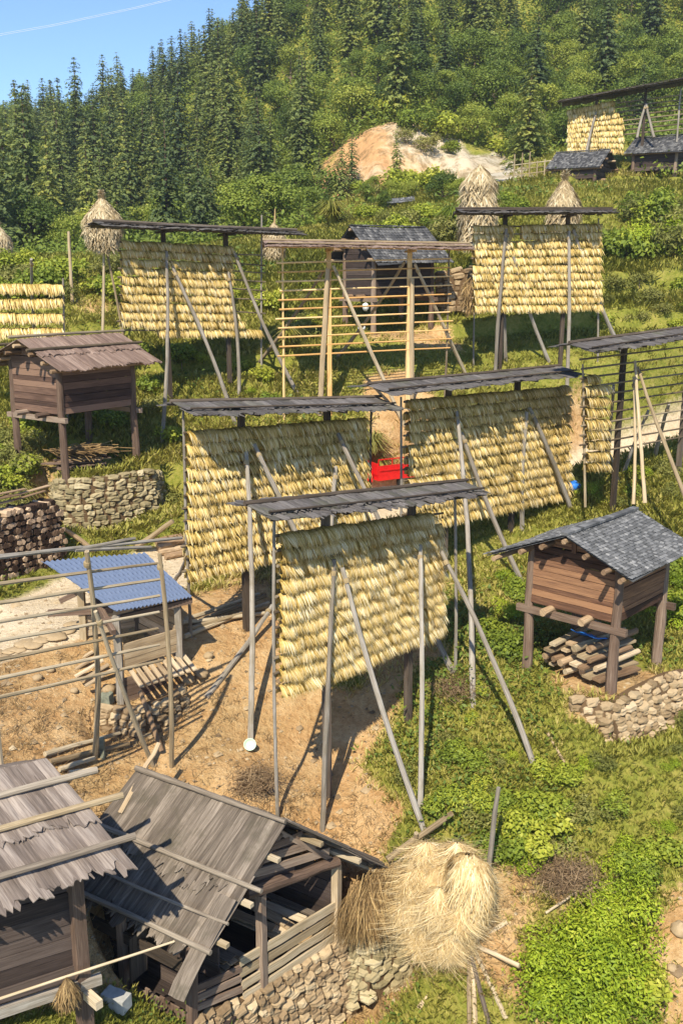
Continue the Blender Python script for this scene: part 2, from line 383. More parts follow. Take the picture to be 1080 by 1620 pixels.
FURG = plain('grey_cloth', (.20,.19,.19), .9)
GREENP = plain('old_green_stone', (.22,.225,.165), .85, .2, 0, .3)

def tile_mat(name, stops, rough=.8, spec=.3):
    k = NT(name); ti = k.attr('tint'); tc = k.n('ShaderNodeTexCoord').outputs['Object']; nz = k.noise(tc, 9, 5, .7)
    f = k.math('ADD', k.math('MULTIPLY', ti, .75), k.math('MULTIPLY', k.math('SUBTRACT', nz, .38), .7))
    c = k.ramp(f, stops); MATS[name] = k.done(k.pbsdf(c, rough, nz, .3, .01, spec)); return MATS[name]
JOINT = tile_mat('dark_wall_joints', [(0, (.09,.055,.03)), (1, (.20,.13,.068))], .95, .1)
TILE = tile_mat('grey_clay_tiles', [(0, (.06,.06,.06)), (.4, (.11,.11,.112)), (.75, (.18,.178,.178)), (.95, (.30,.29,.28)), (1, (.48,.46,.43))])
TILED = tile_mat('dark_clay_tiles', [(0, (.03,.03,.032)), (.4, (.075,.073,.074)), (.8, (.15,.145,.14)), (1, (.36,.34,.31))])
BLUE_T = tile_mat('blue_roof_sheet', [(0, (.07,.095,.16)), (.5, (.115,.15,.235)), (1, (.19,.225,.315))], .7, .2)
STONE = tile_mat('field_stone', [(0, (.15,.10,.055)), (.35, (.30,.21,.12)), (.7, (.43,.32,.19)), (1, (.55,.44,.29))], .9, .2)
STONEP = tile_mat('pale_field_stone', [(0, (.19,.13,.07)), (.35, (.34,.245,.14)), (.7, (.46,.345,.21)), (1, (.57,.46,.32))], .9, .2)
STONEM = tile_mat('mossy_stone', [(0, (.16,.13,.065)), (.4, (.31,.25,.14)), (.8, (.45,.37,.22)), (1, (.55,.46,.31))], .9, .2)
# ---------------------------------------------------------------- camera, light
cam = bpy.data.cameras.new('Camera'); co = bpy.data.objects.new('Camera', cam); COL.objects.link(co)
co.location = (0, 0, ZC); co.rotation_euler = (math.pi/2-PITCH, 0, 0)
cam.sensor_fit = 'VERTICAL'; cam.sensor_height = 36; cam.lens = 36*FPX/1620; cam.clip_start = .1; cam.clip_end = 3000
sc.camera = co
SUN_EL = math.radians(49); SUNH = V(-.25, -.968)         # horizontal direction towards the sun
w = bpy.data.worlds.new('World'); sc.world = w; w.use_nodes = True; nt = w.node_tree; nt.nodes.clear()
sky = nt.nodes.new('ShaderNodeTexSky'); sky.sky_type = 'NISHITA'; sky.sun_disc = False; sky.sun_elevation = SUN_EL
sky.sun_rotation = math.atan2(SUNH[0], SUNH[1]); sky.air_density = 1.0; sky.dust_density = .2; sky.ozone_density = 6.0; sky.altitude = 600
bg = nt.nodes.new('ShaderNodeBackground'); bg.inputs[1].default_value = .12
wo = nt.nodes.new('ShaderNodeOutputWorld'); nt.links.new(sky.outputs[0], bg.inputs[0]); nt.links.new(bg.outputs[0], wo.inputs[0])
sl = bpy.data.lights.new('sun', 'SUN'); sl.energy = 4.3; sl.angle = math.radians(.55); sl.color = (1, .92, .75)
so = bpy.data.objects.new('sun', sl); COL.objects.link(so)
from mathutils import Vector
tosun = Vector((SUNH[0]*math.cos(SUN_EL), SUNH[1]*math.cos(SUN_EL), math.sin(SUN_EL)))
so.rotation_euler = tosun.to_track_quat('Z', 'Y').to_euler(); so.location = (-10, -20, 60)
sc.view_settings.view_transform = 'Standard'; sc.view_settings.look = 'None'; sc.view_settings.exposure = .78; sc.view_settings.gamma = 1
sc.cycles.max_bounces = 6; sc.cycles.diffuse_bounces = 3; sc.cycles.transmission_bounces = 4; sc.cycles.glossy_bounces = 2
sc.cycles.use_denoising = True

# ---------------------------------------------------------------- level pads under the huts
def corners(F, L, R, YF, YL, YR):
    f, l, r = P(*F, YF), P(*L, YL), P(*R, YR); return f, l, r
HG = corners((966,1090),(832,1060),(1058,1062), 19.0, 20.4, 20.3)
HU = corners((105,752),(32,735),(230,740), 28.0, 29.3, 29.8)
HB = corners((590,528),(546,530),(697,526), 39.0, 40.6, 39.2)
HD = corners((939,289),(871,272),(964,280), 61.0, 61.8, 63.5)
HE = corners((1066,283),(997,284),(1090,281), 62.0, 62.5, 64.5)
for h in (HG, HU, HB, HD, HE):
    c = (h[1]+h[2])/2; zz = (h[0][2]+h[1][2]+h[2][2])/3
    rr = np.linalg.norm((h[1]-h[0])[:2]+(h[2]-h[0])[:2])/2
    PADS.append((c[0], c[1], zz, rr*.98, rr*1.0+(.35 if h is HU or h is HG else 1.0)))

# ---------------------------------------------------------------- shed outline and retaining walls (the ground steps down in front of them)
RF, EL, ER, RB = P(452,1303,14.3), P(327,1508,13.0), P(622,1380,15.8), P(221,1219,16.1)
rv = RB-RF; rh = unit(rv*V(1,1,0)); ga, gb = EL+rh*.42, ER+rh*.42; pg = lambda px, py: on_plane(px, py, ga, gb)
zfl2 = pg(532,1482)[2]; _c = (pg(532,1482)+pg(303,1600))/2+rh*1.6
PADS.append((_c[0], _c[1], zfl2-.45, 1.5, 2.1))
_c0, _c1, _c2 = pg(300,1612)-rh*.08, pg(385,1578)-rh*.08, pg(545,1478)-rh*.08
WALLS = [
 ('curved dry stone wall carrying the reddish bark-roofed granary', [P(*a) for a in ((80,764,28.9),(92,758,27.95),(128,757,27.75),(180,752,28.2),(240,742,29.1),(255,745,30.2))], [1.2,1.75,1.75,1.65,1.4,1.1], 'STONEM', .25, .12, 3, 1.5),
 ('low tumbled pale stone wall beneath the grey-tiled granary and its logs', [P(*a) for a in ((905,1102,18.5),(968,1118,18.25),(1010,1092,18.9),(1060,1068,19.6),(1120,1056,20.2))], [.15,.75,1.0,1.05,.95], 'STONEP', .18, .35, 5, 1.3),
 ('tan stone wall holding up the gable side of the open shed', [_c0, _c1, lerp(_c1, _c2, .5), _c2], [1.4,1.6,1.7,1.7], 'STONE', .165, .1, 7, 1.6),
 ('short mossy stone wall between the open shed and the foreground straw stack', [_c2+V(.06,.04,-.1), P(590,1490,15.3), P(640,1484,15.8)], [1.25,1.15,.8], 'STONEM', .17, .2, 9, 1.2),
 ('far stone terrace wall beside the dark tiled granary', [P(*a) for a in ((690,430,41.5),(720,424,41.2),(752,426,41.0))], [1.5,1.6,1.5], 'STONE', .30, .1, 11, 2.0),
 ('rough stone footing under the blue-roofed hut', [P(*a) for a in ((160,1120,18.5),(215,1122,18.3),(262,1108,18.6),(292,1090,19.2))], [.5,.65,.6,.4], 'STONE', .19, .25, 13, 1.0)]
for _l, _p, _h, _m, _s, _ln, _sd, _r in WALLS: CUTS.append((_p, _h, _r))
for pp_, h_, r_ in (([(935,432,43.6),(1000,430,44.0),(1120,424,44.6)],1.2,2.6),([(-80,420,44.5),(60,417,45.0),(330,416,47.5)],1.3,3.0),([(-60,505,38.0),(60,508,37.6),(190,504,39.0)],.9,2.2),([(700,506,40.0),(960,492,41.0),(1100,500,41.0)],.9,2.4),([(180,560,36.2),(440,556,37.2)],.9,2.2)):
    CUTS.append(([P(*a) for a in pp_], [h_]*len(pp_), r_))
for h in (HD, HE):
    d_ = unit((h[0]-h[1])*V(1,1,0)); o_ = V(d_[1], -d_[0], 0)*.45; zz = (h[0][2]+h[1][2]+h[2][2])/3
    a_, b_ = h[1]+o_-d_*1.5, h[0]+o_+d_*.8; a_[2] = b_[2] = zz; CUTS.append(([a_, b_], [.75,.75], 6.5))
# ---------------------------------------------------------------- ground
def poly(pts): return np.array([G(*p)[:2] for p in pts])
SOIL = [
 (poly([(-80,1040),(60,960),(280,885),(300,935),(430,915),(480,1080),(560,1095),(650,1060),(610,1150),(560,1210),(620,1290),(590,1340),(600,1410),(690,1470),(815,1480),(870,1619),(600,1619),(300,1619),(0,1610),(-120,1400)]), 1.0),
 (poly([(870,1075),(905,1100),(975,1130),(1010,1110),(1075,1065),(960,1055),(880,1050)]), 1.0),
 (poly([(895,1110),(900,1140),(960,1170),(985,1150),(950,1110)]), .9),
 (poly([(1035,1395),(1095,1380),(1100,1480),(1050,1465)]), 1.0),
 (poly([(850,1350),(875,1330),(935,1400),(900,1470),(860,1440)]), .75),
 (poly([(1000,1480),(1100,1470),(1100,1619),(1000,1619),(985,1560)]), .85),
 (poly([(585,600),(640,590),(695,640),(700,700),(640,735),(580,690)]), 1.0),
 (poly([(880,640),(930,630),(960,700),(890,735)]), .9),
 (poly([(570,520),(650,512),(720,516),(735,560),(640,545),(570,540)]), .8),
 (poly([(690,600),(760,590),(770,640),(700,660)]), .45),
 (poly([(0,660),(70,690),(90,745),(40,760),(-20,740)]), .6),
 (poly([(490,300),(520,262),(560,222),(610,196),(650,196),(668,220),(720,216),(750,240),(800,248),(815,285),(760,296),(700,296),(620,305),(540,318)]), 1.0),
 (poly([(110,470),(190,470),(185,500),(120,498)]), .6),
 (poly([(818,415),(870,412),(868,428),(820,430)]), .8),
]
def sdf(poly_, x, y):
    best = np.full(x.shape, 1e9); ins = np.zeros(x.shape, bool); n = len(poly_)
    for i in range(n):
        a = poly_[i]; b = poly_[(i+1) % n]; d = b-a; L2 = d@d+1e-9
        t = np.clip(((x-a[0])*d[0]+(y-a[1])*d[1])/L2, 0, 1)
        best = np.minimum(best, np.hypot(x-a[0]-t*d[0], y-a[1]-t*d[1]))
        c = ((a[1] > y) != (b[1] > y)) & (x < (b[0]-a[0])*(y-a[1])/(b[1]-a[1]+1e-12)+a[0]); ins ^= c
    return np.where(ins, best, -best)
CLIFF = SOIL[11][0]
def soil_mask(x, y):
    s = np.zeros(x.shape); nz = fbm(x*1.6+3, y*1.6)*.55
    for pl, v in SOIL:
        wd = .45 if pl[:, 1].mean() < 30 else (.7 if pl[:, 1].mean() < 60 else 2.2)
        s = np.maximum(s, v*sstep(-wd, wd, sdf(pl, x, y)+nz*wd*(2.4 if pl is CLIFF else 1.4)+(1.2 if pl is CLIFF else 0)))
    s = np.maximum(s, .85*sstep(.20, .42, fbm(x*.75+5, y*.75+9))*sstep(30, 22, y)*sstep(10, 12, y))
    d, _ = path_dist(x, y)
    return np.clip(s, 0, 1), sstep(2.0, 1.2, d+nz*.5)
NY, NX = 460, 400
yy = 7*np.power(236/7, np.linspace(0, 1, NY)); ts = np.linspace(-1, 1, NX); ts = np.sign(ts)*np.abs(ts)**1.25
YY = np.repeat(yy[:, None], NX, 1); XX = ts[None]*(14+.85*yy)[:, None]
gx, gy = XX.ravel(), YY.ravel(); gz = T(gx, gy)
cl = sdf(CLIFF, gx, gy); gz = gz+sstep(-2, 3, cl)*(fbm(gx*.55, gy*.55)*2.6+fbm(gx*1.9+4, gy*.5)*1.1)
idx = np.arange(NY*NX).reshape(NY, NX)
quads = np.stack([idx[:-1,:-1], idx[:-1,1:], idx[1:,1:], idx[1:,:-1]], -1).reshape(-1, 4)
soil, pth = soil_mask(gx, gy); red = sstep(-5, 0, cl)
k = NT('hillside_earth')
tc = k.n('ShaderNodeTexCoord').outputs['Object']
n1 = k.noise(tc, 1.3, 6, .65); n2 = k.noise(tc, 9, 5, .7); n3 = k.noise(tc, 42, 4, .7); n4 = k.noise(tc, .16, 4, .6)
earth = k.ramp(k.math('ADD', k.math('MULTIPLY', n1, .6), k.math('MULTIPLY', n2, .45)), [(.32, (.29,.155,.06)), (.46, (.50,.29,.125)), (.58, (.63,.41,.20)), (.74, (.72,.52,.30))])
n5 = k.noise(tc, .45, 5, .7); earth = k.mix(k.math('MULTIPLY', k.ramp(n5, [(.44,(0,0,0)),(.62,(1,1,1))]), .38), earth, k.ramp(n2, [(.35,(.20,.13,.055)),(.65,(.42,.30,.13))]))
earth = k.mix(k.math('MULTIPLY', k.ramp(n3, [(.5,(0,0,0)),(.68,(1,1,1))]), .35), earth, (.30,.185,.085))
sepn = k.n('ShaderNodeSeparateXYZ'); k.l(tc, sepn.inputs[0])
cliffc = k.ramp(k.math('ADD', n4, k.math('ADD', k.math('MULTIPLY', k.math('SUBTRACT', n1, .5), .5), k.math('MULTIPLY', k.math('SUBTRACT', sepn.outputs[0], 5.5), .035))), [(.36,(.56,.31,.14)), (.47,(.66,.43,.24)), (.58,(.62,.50,.35)), (.8,(.50,.44,.34))])
cliffc = k.mix(k.ramp(k.noise(k.mapping(tc,(1,1,.25)), 1.1, 6, .7), [(.46,(0,0,0)),(.62,(.75,.75,.75))]), cliffc, (.17,.12,.05))
pathc = k.ramp(k.math('ADD', k.math('MULTIPLY', n2, .5), k.math('MULTIPLY', n1, .5)), [(.35, (.55,.42,.26)), (.55, (.72,.58,.40)), (.75, (.78,.66,.5))])
turf = k.ramp(k.math('ADD', k.math('MULTIPLY', n1, .5), k.math('MULTIPLY', n2, .5)), [(.34, (.10,.11,.02)), (.47, (.21,.22,.035)), (.58, (.32,.285,.065)), (.74, (.47,.35,.15))])
s = k.attr('soil'); p_ = k.attr('path'); r_ = k.attr('red')
base = k.mix(r_, earth, cliffc)
edge = k.math('ADD', s, k.math('MULTIPLY', k.math('SUBTRACT', n2, .5), .9))
c = k.mix(k.ramp(edge, [(.38,(0,0,0)),(.62,(1,1,1))]), turf, base)
c = k.mix(k.ramp(k.math('ADD', p_, k.math('MULTIPLY', k.math('SUBTRACT', n2, .5), .4)), [(.35,(0,0,0)),(.7,(1,1,1))]), c, pathc)
hh = k.math('ADD', k.math('ADD', n2, k.math('MULTIPLY', n1, 1.6)), k.math('MULTIPLY', n3, .35))
GROUND = k.done(k.pbsdf(c, .95, hh, .9, .10, .1))
me = np_mesh('ground', np.stack([gx, gy, gz], -1), quads, None, GROUND, smooth=True)
for nm, a in (('soil', soil), ('path', pth), ('red', red)):
    at = me.attributes.new(nm, 'FLOAT', 'POINT'); at.data.foreach_set('value', a.astype(np.float32))
tag(link_mesh('ground', me), 'terraced hillside of ochre earth and rough turf', None, None, 'structure')

# ---------------------------------------------------------------- bark roofs
def lerp(a, b, t): return a+(b-a)*t
def bark_slope(mb, A, B, C, D, n, courses=2, th=.02, rag=.10, over=.12, lift=.03, mat=0, tint0=None):
    """ragged boards of bark running down from the ridge A-B to the eave C-D"""
    A, B, C, D = map(lambda q: np.asarray(q, float), (A, B, C, D))
    up = unit(np.cross(B-A, C-A)); up = up if up[2] > 0 else -up
    LV = np.linalg.norm(C-A); LU = np.linalg.norm(B-A)
    for c in range(courses-1, -1, -1):
        cuts = [0]
        while cuts[-1] < 1: cuts.append(cuts[-1]+random.uniform(.6, 1.5)/n)
        cuts[-1] = 1.0
        for i in range(len(cuts)-1):
            u0, u1 = cuts[i]-.012, cuts[i+1]+.012
            v0 = max(0, c/courses-over/LV*random.uniform(.6, 1.2)); v1 = (c+1)/courses+random.uniform(-.4, 1)*rag/LV
            if c < courses-1: v1 += over/LV
            nu, nv = 6, 6; g = np.zeros((nu, nv, 3)); tw = random.uniform(-.02, .02); curl = random.uniform(.3, 1)*lift
            base = .012+.03*(courses-1-c)+random.uniform(0, .022); skew = random.uniform(-.01, .01)
            ends = [random.uniform(-.5, .5)*rag/LV for _ in range(nu)]
            for a in range(nu):
                for b in range(nv):
                    fv = b/(nv-1); u = u0+(u1-u0)*a/(nu-1)+skew*fv
                    v = v0+(v1-v0)*fv+(ends[a] if b == nv-1 else 0)
                    q = lerp(lerp(A, B, u), lerp(C, D, u), v)
                    h = base+curl*(1-(2*a/(nu-1)-1)**2)*.6+tw*(a/(nu-1)-.5)+random.uniform(-.006, .006)+curl*.4*fv**3
                    g[a, b] = q+up*h
            mb.sheet(g, th, tint=(random.random() if tint0 is None else tint0+random.uniform(-.2,.2)), mat=mat)

# ---------------------------------------------------------------- rice bundles
def bundle_arrays(seed, nf=24, nb=12, L=.285, wd=.20, wid=.017, core=1.0):
    """ears tied over a rail: a dense core and bent pointed strands falling on both sides. x along the rail, -y the front"""
    r = random.Random(seed); vs = []; fs = []; ti = []
    def strand(x0, side, out, ln, xs, w, t):
        b = len(vs); ks = 5
        for k in range(ks):
            f = k/(ks-1)
            y = side*(.015+out*(.78*math.sin(min(1, f*1.5+.06)*1.57)+.42*f*f)); z = .045+.03*math.sin(f*3.1)-ln*f**1.3
            x = x0*(1+.35*f)+xs*f*f; ww = w*(.7, 1.0, 1.15, .9, .12)[k]
            vs.append((x-ww/2, y, z)); vs.append((x+ww/2, y-side*.004, z+.002))
        for k in range(ks-1): fs.append((b+2*k, b+2*k+1, b+2*k+3, b+2*k+2)); ti.append(t*(.42,.74,1.0,1.0)[k])  # rail end darker: olive stems plus painted shade of the row above
    # core drape
    n, m = 6, 7; b = len(vs)
    for i in range(n):
        for j in range(m):
            a = math.pi*(j/(m-1)); x = (i/(n-1)-.5)*wd*.95; dr = math.cos(a)      # j=0 front bottom, middle top, end back bottom
            h = .055 if 0 < j < m-1 else 0
            sag = {0: -L*.66, 1: -L*.80, 2: -L*.45, 3: -.005, 4: .05, 5: -.05, 6: -L*.7}[j]
            yy_ = {0: -.05, 1: -.145, 2: -.165, 3: -.095, 4: 0, 5: .09, 6: .12}[j]
            vs.append((x+r.uniform(-.008,.008), core*yy_+r.uniform(-.012,.012), core*sag+r.uniform(-.02,.02)))
    for i in range(n-1):
        for j in range(m-1):
            o = b+i*m+j; fs.append((o, o+m, o+m+1, o+1)); ti.append((.0, .26, .40, .26, .2, .2)[j]+r.uniform(-.1,.22))  # front underside darkest: shade of the gap between rows, painted into the tint
    lean = r.uniform(.01, .09); tone = r.uniform(.52, .68)
    for k in range(nf):
        x0 = r.uniform(-.5, .5)*wd; out = r.uniform(.13, .215); ln = L*r.uniform(.72, 1.12)*(1-.25*(abs(x0)/wd)**2)
        strand(x0, -1, out, ln, lean+r.uniform(-.03, .035), wid*r.uniform(.7, 1.5), min(1, max(0, tone+r.uniform(-.40, .42))))
    for k in range(nb):
        x0 = r.uniform(-.5, .5)*wd
        strand(x0, 1, r.uniform(.05, .12), L*r.uniform(.6, 1.0), lean+r.uniform(-.03, .035), wid*r.uniform(.8, 1.6), min(1, max(0, tone+r.uniform(-.35, .3))))
    return np.array(vs), np.array(fs), np.array(ti)
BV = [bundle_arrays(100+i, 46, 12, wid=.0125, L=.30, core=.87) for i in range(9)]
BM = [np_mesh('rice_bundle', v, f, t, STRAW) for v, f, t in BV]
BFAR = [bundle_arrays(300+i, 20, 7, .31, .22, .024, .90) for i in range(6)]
_stuff = []
def hang(a, b, spacing, skip=None, size=1.0, individual=None):
    """bundles side by side along the rail a-b"""
    d = b-a; L = np.linalg.norm(d); n = max(1, int(round(L/spacing))); ang = math.atan2(d[1], d[0])
    for i in range(n):
        c = a+d*(i+.5)/n
        if skip and skip((i+.5)/n): continue
        yaw = ang+random.uniform(-.22, .22); s_ = size*random.uniform(.92, 1.1); c = c+V(random.uniform(-.02,.02), random.uniform(-.02,.02), random.uniform(-.025,.02))
        roll = random.uniform(-.08, .08)-math.atan2(d[2], math.hypot(d[0], d[1]))
        if individual:
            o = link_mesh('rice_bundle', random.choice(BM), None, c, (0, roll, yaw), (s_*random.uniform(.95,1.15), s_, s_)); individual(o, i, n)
        else:
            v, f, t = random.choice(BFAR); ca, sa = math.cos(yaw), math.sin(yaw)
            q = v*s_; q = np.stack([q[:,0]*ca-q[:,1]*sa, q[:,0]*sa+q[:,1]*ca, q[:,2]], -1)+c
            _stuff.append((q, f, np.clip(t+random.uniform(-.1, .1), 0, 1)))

# ---------------------------------------------------------------- grain racks
def rack(label, e0, e1, roof, rails=None, posts=(), poles=(), struts=(), back=(), ends=(), roofmat=BARK, polemat=W_GREY, railmat=W_RAIL, postmat=W_DARK, rr=.032,
         slope=(.85, .42), boards=30, pr=.065, name='grain_drying_rack', group='timber racks for drying rice', ridge=True, strutmat=None):
    a, b = P(*e0), P(*e1)
    pl = lambda px, py: on_plane(px, py, a, b)
    dirv = unit((b-a)*V(1,1,0)); nrm = V(dirv[1], -dirv[0], 0)
    if nrm[1] > 0: nrm = -nrm
    m0 = (a+b)/2; root = thing(name, (m0[0], m0[1], T1(m0[0], m0[1])), label, 'drying rack', group)
    for (px, py, *ft) in posts:
        t = pl(px, py); z = T1(t[0], t[1])-.15
        if roof: f_ = (px-roof[0][0])/(roof[1][0]-roof[0][0]); t[2] = max(t[2], pl(px, lerp(roof[0][1], roof[1][1], f_))[2]-.06)
        if ft: bt = pl(*ft); bt[2] = min(bt[2], T1(bt[0], bt[1])-.1)
        else: bt = V(t[0], t[1], z)
        mb = MB(); mb.beam(bt, t, pr*2.1, pr*2.1, up=nrm, jit=.012, segs=6); mb.build('main_post', postmat, root)
    for kind, items, off in (('prop_pole', poles, .27), ('diagonal_strut', struts, .27), ('back_brace', back, -.12)):
        for it in items:
            px, py, fx, fy = it[:4]; rad = it[4] if len(it) > 4 else pr
            t = pl(px, py)+nrm*off
            f = G(fx, fy) if len(it) < 6 else P(fx, fy, it[5])
            dd = unit(f-t); mb = MB(); mb.pole(f+dd*.15, t, rad, rad*.72, 9, .07, segs=9); po_ = mb.build(kind, strutmat or (it[6] if len(it) > 6 else polemat), root)
            mb = MB(); q_ = t-dd*-.22; mb.tube([q_, q_+dd*.05, q_+dd*.10], [rad*.78+.014, rad*.78+.02, rad*.78+.014], 9, .3); mb.build('lashing', HAYG, po_)
    for it in ends:
        px, py, fx, fy = it[:4]; t = pl(px, py)
        f = pl(fx, fy); f[2] = f[2] if len(it) > 4 and it[4] == 'hang' else min(f[2], T1(f[0], f[1])-.1)
        mb = MB(); mb.pole(f, t, pr*.62, pr*.45, 8, .02); mb.build('end_pole', it[5] if len(it) > 5 else polemat, root)
    R = []
    if rails:
        (lx, ly0, ly1), (rx, ry0, ry1), n = rails[:3]; ex = rails[3] if len(rails) > 3 else 6
        for i in range(n):
            f = i/(n-1); y0 = lerp(ly0, ly1, f); y1 = lerp(ry0, ry1, f); sl_ = (y1-y0)/(rx-lx); jl, jr = random.uniform(.3, 1.6)*ex, random.uniform(.3, 1.6)*ex
            p0 = pl(lx-jl, y0-sl_*jl); p1 = pl(rx+jr, y1+sl_*jr)
            mb = MB(); mb.pole(p0+nrm*.06, p1+nrm*.06, rr, rr*.75, 7, .008); mb.build('rail', railmat, root)
            R.append((pl(lx, y0)+nrm*.06, pl(rx, y1)+nrm*.06))
    if roof:
        q0, q1 = pl(*roof[0]), pl(*roof[1]); ov, dr = slope
        mb = MB()
        bark_slope(mb, q0, q1, q0+nrm*ov-V(0,0,dr), q1+nrm*ov-V(0,0,dr), boards, 2, .016, .17, .12, .04)
        bark_slope(mb, q0, q1, q0-nrm*ov*.8-V(0,0,dr*.8), q1-nrm*ov*.8-V(0,0,dr*.8), boards, 2, .018, .16)
        ro = mb.build('roof', roofmat, root)
        if ridge:
            mb = MB(); mb.pole(q0+V(0,0,.09)-dirv*.1, q1+V(0,0,.09)+dirv*.15, .05, .04, 7, .01); mb.build('ridge_pole', W_DARK if roofmat is BARK else W_TAN, ro)
            mb = MB(); e_ = nrm*ov*.75-V(0,0,dr*.78-.11); mb.pole(q0+e_, q1+e_, .026, .022, 6, .01); mb.build('holding_pole', W_DARK if roofmat is BARK else W_TAN, ro)
        # brackets that carry the roof
        for (px, py, *ft) in posts:
            f_ = (px-roof[0][0])/(roof[1][0]-roof[0][0]); t = pl(px, lerp(roof[0][1], roof[1][1], f_)); mb = MB(); mb.beam(t+nrm*ov*.8-V(0,0,dr+.05), t-nrm*ov*.6-V(0,0,dr+.05), .07, .07); mb.build('roof_bracket', postmat, root)
        u0 = nrm*ov*.85-V(0,0,dr*.98); mb = MB(); mb.pole(q0+u0, q1+u0, .03, .025, 6, .01); mb.build('purlin', postmat, root)
    return root, R, pl, nrm

# F: the nearest laden rack
rF, R, _, _ = rack('nearest tall rack hung with eleven rows of rice under a dark ragged bark roof', (432,1000,17.0), (690,950,20.0),
 ((394,803),(732,767)), ((438,846,1086),(690,812,985),11,5),
 posts=[(515,800),(651,782)], poles=[(514,880,510,1312,.06),(650,858,664,1280,.06)], struts=[(527,893,670,1312,.062),(683,868,845,1216,.062)],
 ends=[(434,800,438,1238),(719,772,719,1113)], boards=44, slope=(.80,.10))
cnt = 0
for i, (a, b) in enumerate(R):
    b = lerp(a, b, .93 if i == 0 else (.985 if i < 3 else 1.0))
    def mk(o, j, n, i=i):
        tag(o, f'rice bundle {ORD[j]} from the thin end pole, {ORD[i]} row down, nearest rack', 'rice bundle', 'rice bundles on the nearest rack')
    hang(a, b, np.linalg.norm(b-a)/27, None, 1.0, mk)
# L
rL, R, _, _ = rack('laden rack with a level bark roof beside the blue-roofed hut, twelve rows of rice', (290,800,21.2), (585,760,24.6),
 ((276,641),(596,633)), ((294,684,902),(572,664,838),12,6),
 posts=[(381,655),(517,648)], poles=[(380,712,396,1172,.07),(521,735,525,1000,.07)], struts=[(392,700,560,1040,.07),(524,684,715,1062,.07)],
 back=[(435,960,331,1097,.07),(300,882,272,922,.06)], ends=[(290,650,303,1015),(587,645,583,775,'x',W_DARK)], boards=30, slope=(1.0,.13))
for i, (a, b) in enumerate(R): hang(a, b, .165)
mbx = [(572,664,588,663),(570,690,590,690),(570,710,590,710),(570,730,592,730)]
# R
rR, R, _, _ = rack('laden rack beside the red cargo tricycle with twelve slanting rows of rice', (640,760,25.4), (893,700,29.2),
 ((586,612),(882,583)), ((642,635,830),(892,612,775),12,6),
 posts=[(709,632),(818,612)], poles=[(712,650,747,1112,.07),(822,650,826,838,.075)], struts=[(719,682,825,920,.075),(826,643,902,806,.075)],
 back=[(900,800,930,722,.07)], ends=[(634,628,634,812)], boards=30, slope=(1.0,.12))
for i, (a, b) in enumerate(R): hang(a, b, .17)
# B
rB, R, plB, nB = rack('laden rack with a dark bark roof behind the brown stilt granary', (190,450,33.0), (360,450,35.2),
 ((152,353),(464,367)), ((191,383,522),(362,392,523),11,5),
 posts=[(258,372),(357,376)], poles=[(259,398,256,704,.07),(356,430,378,628,.07)], struts=[(268,422,372,672,.075),(365,398,470,622,.075)],
 ends=[(414,340,414,590,'x',W_GREY)], boards=30, slope=(1.0,.14))
for i, (a, b) in enumerate(R):
    ext = {8: .05, 9: .12, 10: .30}.get(i, 0); hang(a, b+(b-a)*ext, .19, (lambda f: f < .26) if i == 10 else None)
for y0, y1 in ((402,404),(416,420),(428,432),(442,446),(456,460),(472,474),(492,496)):
    mb = MB(); mb.pole(plB(362, y0), plB(420, y1), .03, .025, 6, .01); mb.build('rail', W_RAIL, rB)
# C
rC, R, _, _ = rack('laden rack on the grassy terrace in front of two straw stacks', (748,450,36.5), (948,450,37.2),
 ((724,334),(962,333)), ((748,359,484),(946,356,482),11,5),
 posts=[(799,346),(898,346)], poles=[(797,362,783,590,.075),(799,370,800,572,.075),(895,366,896,612,.075)], struts=[(808,406,868,572,.075),(902,364,985,560,.085)],
 ends=[(750,490,750,546),(946,345,947,545)], boards=28, slope=(1.0,.14))
for i, (a, b) in enumerate(R):
    hang(a, b, .20, lambda f, i=i: .275 < f < .375 and i < 3 and not (i == 2 and f > .33))
# D far top
rD, R, plD, _ = rack('distant rack on the upper terrace, half laden with golden rice, under a long rising roof', (898,200,65.5), (1086,200,62.5),
 ((888,162),(1095,124)), ((899,176,233),(985,158,238),9,2),
 posts=[(943,168),(1021,146)], poles=[(1022,165,1008,214,.09,63.2),(1022,165,1033,214,.09,62.6)], struts=[(944,178,928,238,.09,64)], boards=26, slope=(1.2,.16), pr=.08)
for i, (a, b) in enumerate(R): hang(a, lerp(a, b, .84 if i < 2 else (.92 if i == 2 else 1)), .27, None, 1.25)
for q in range(8):
    y0 = lerp(163, 214, q/7); mb = MB(); mb.pole(plD(975, y0), plD(1095, y0-lerp(15, 12, q/7)), .045, .04, 6, .01); mb.build('rail', W_RAIL, rD)
mb = MB(); p_ = plD(1076, 140); mb.pole(V(p_[0], p_[1], T1(p_[0], p_[1])), p_, .06, .05); mb.build('end_pole', W_GREY, rD)
# E right edge
rE, R, plE, nE = rack('mostly empty rack above the path with one short column of rice at its end', (921,650,27.4), (1100,640,30.5),
 ((903,547),(1105,518)), ((920,568,718),(1105,545,686),11,4),
 posts=[(987,545),(1090,545)], poles=[(990,595,1001,790,.05,26.6,W_PALE),(992,570,1019,788,.055,26.2,W_PALE)], struts=[(996,580,1082,782,.06,25.0,W_TAN)],
 back=[(975,610,960,750,.06),(1062,640,1035,722,.07),(1030,650,985,752,.06),(960,690,978,760,.05)], ends=[(921,576,925,802,'hang',W_TAN)], boards=24, slope=(1.0,.14))
for i in range(9):
    y = 596+i*17.2; hang(plE(922, y)+nE*.05, plE(936 if i == 0 else 955, y-1)+nE*.05, .22, None, 1.0)
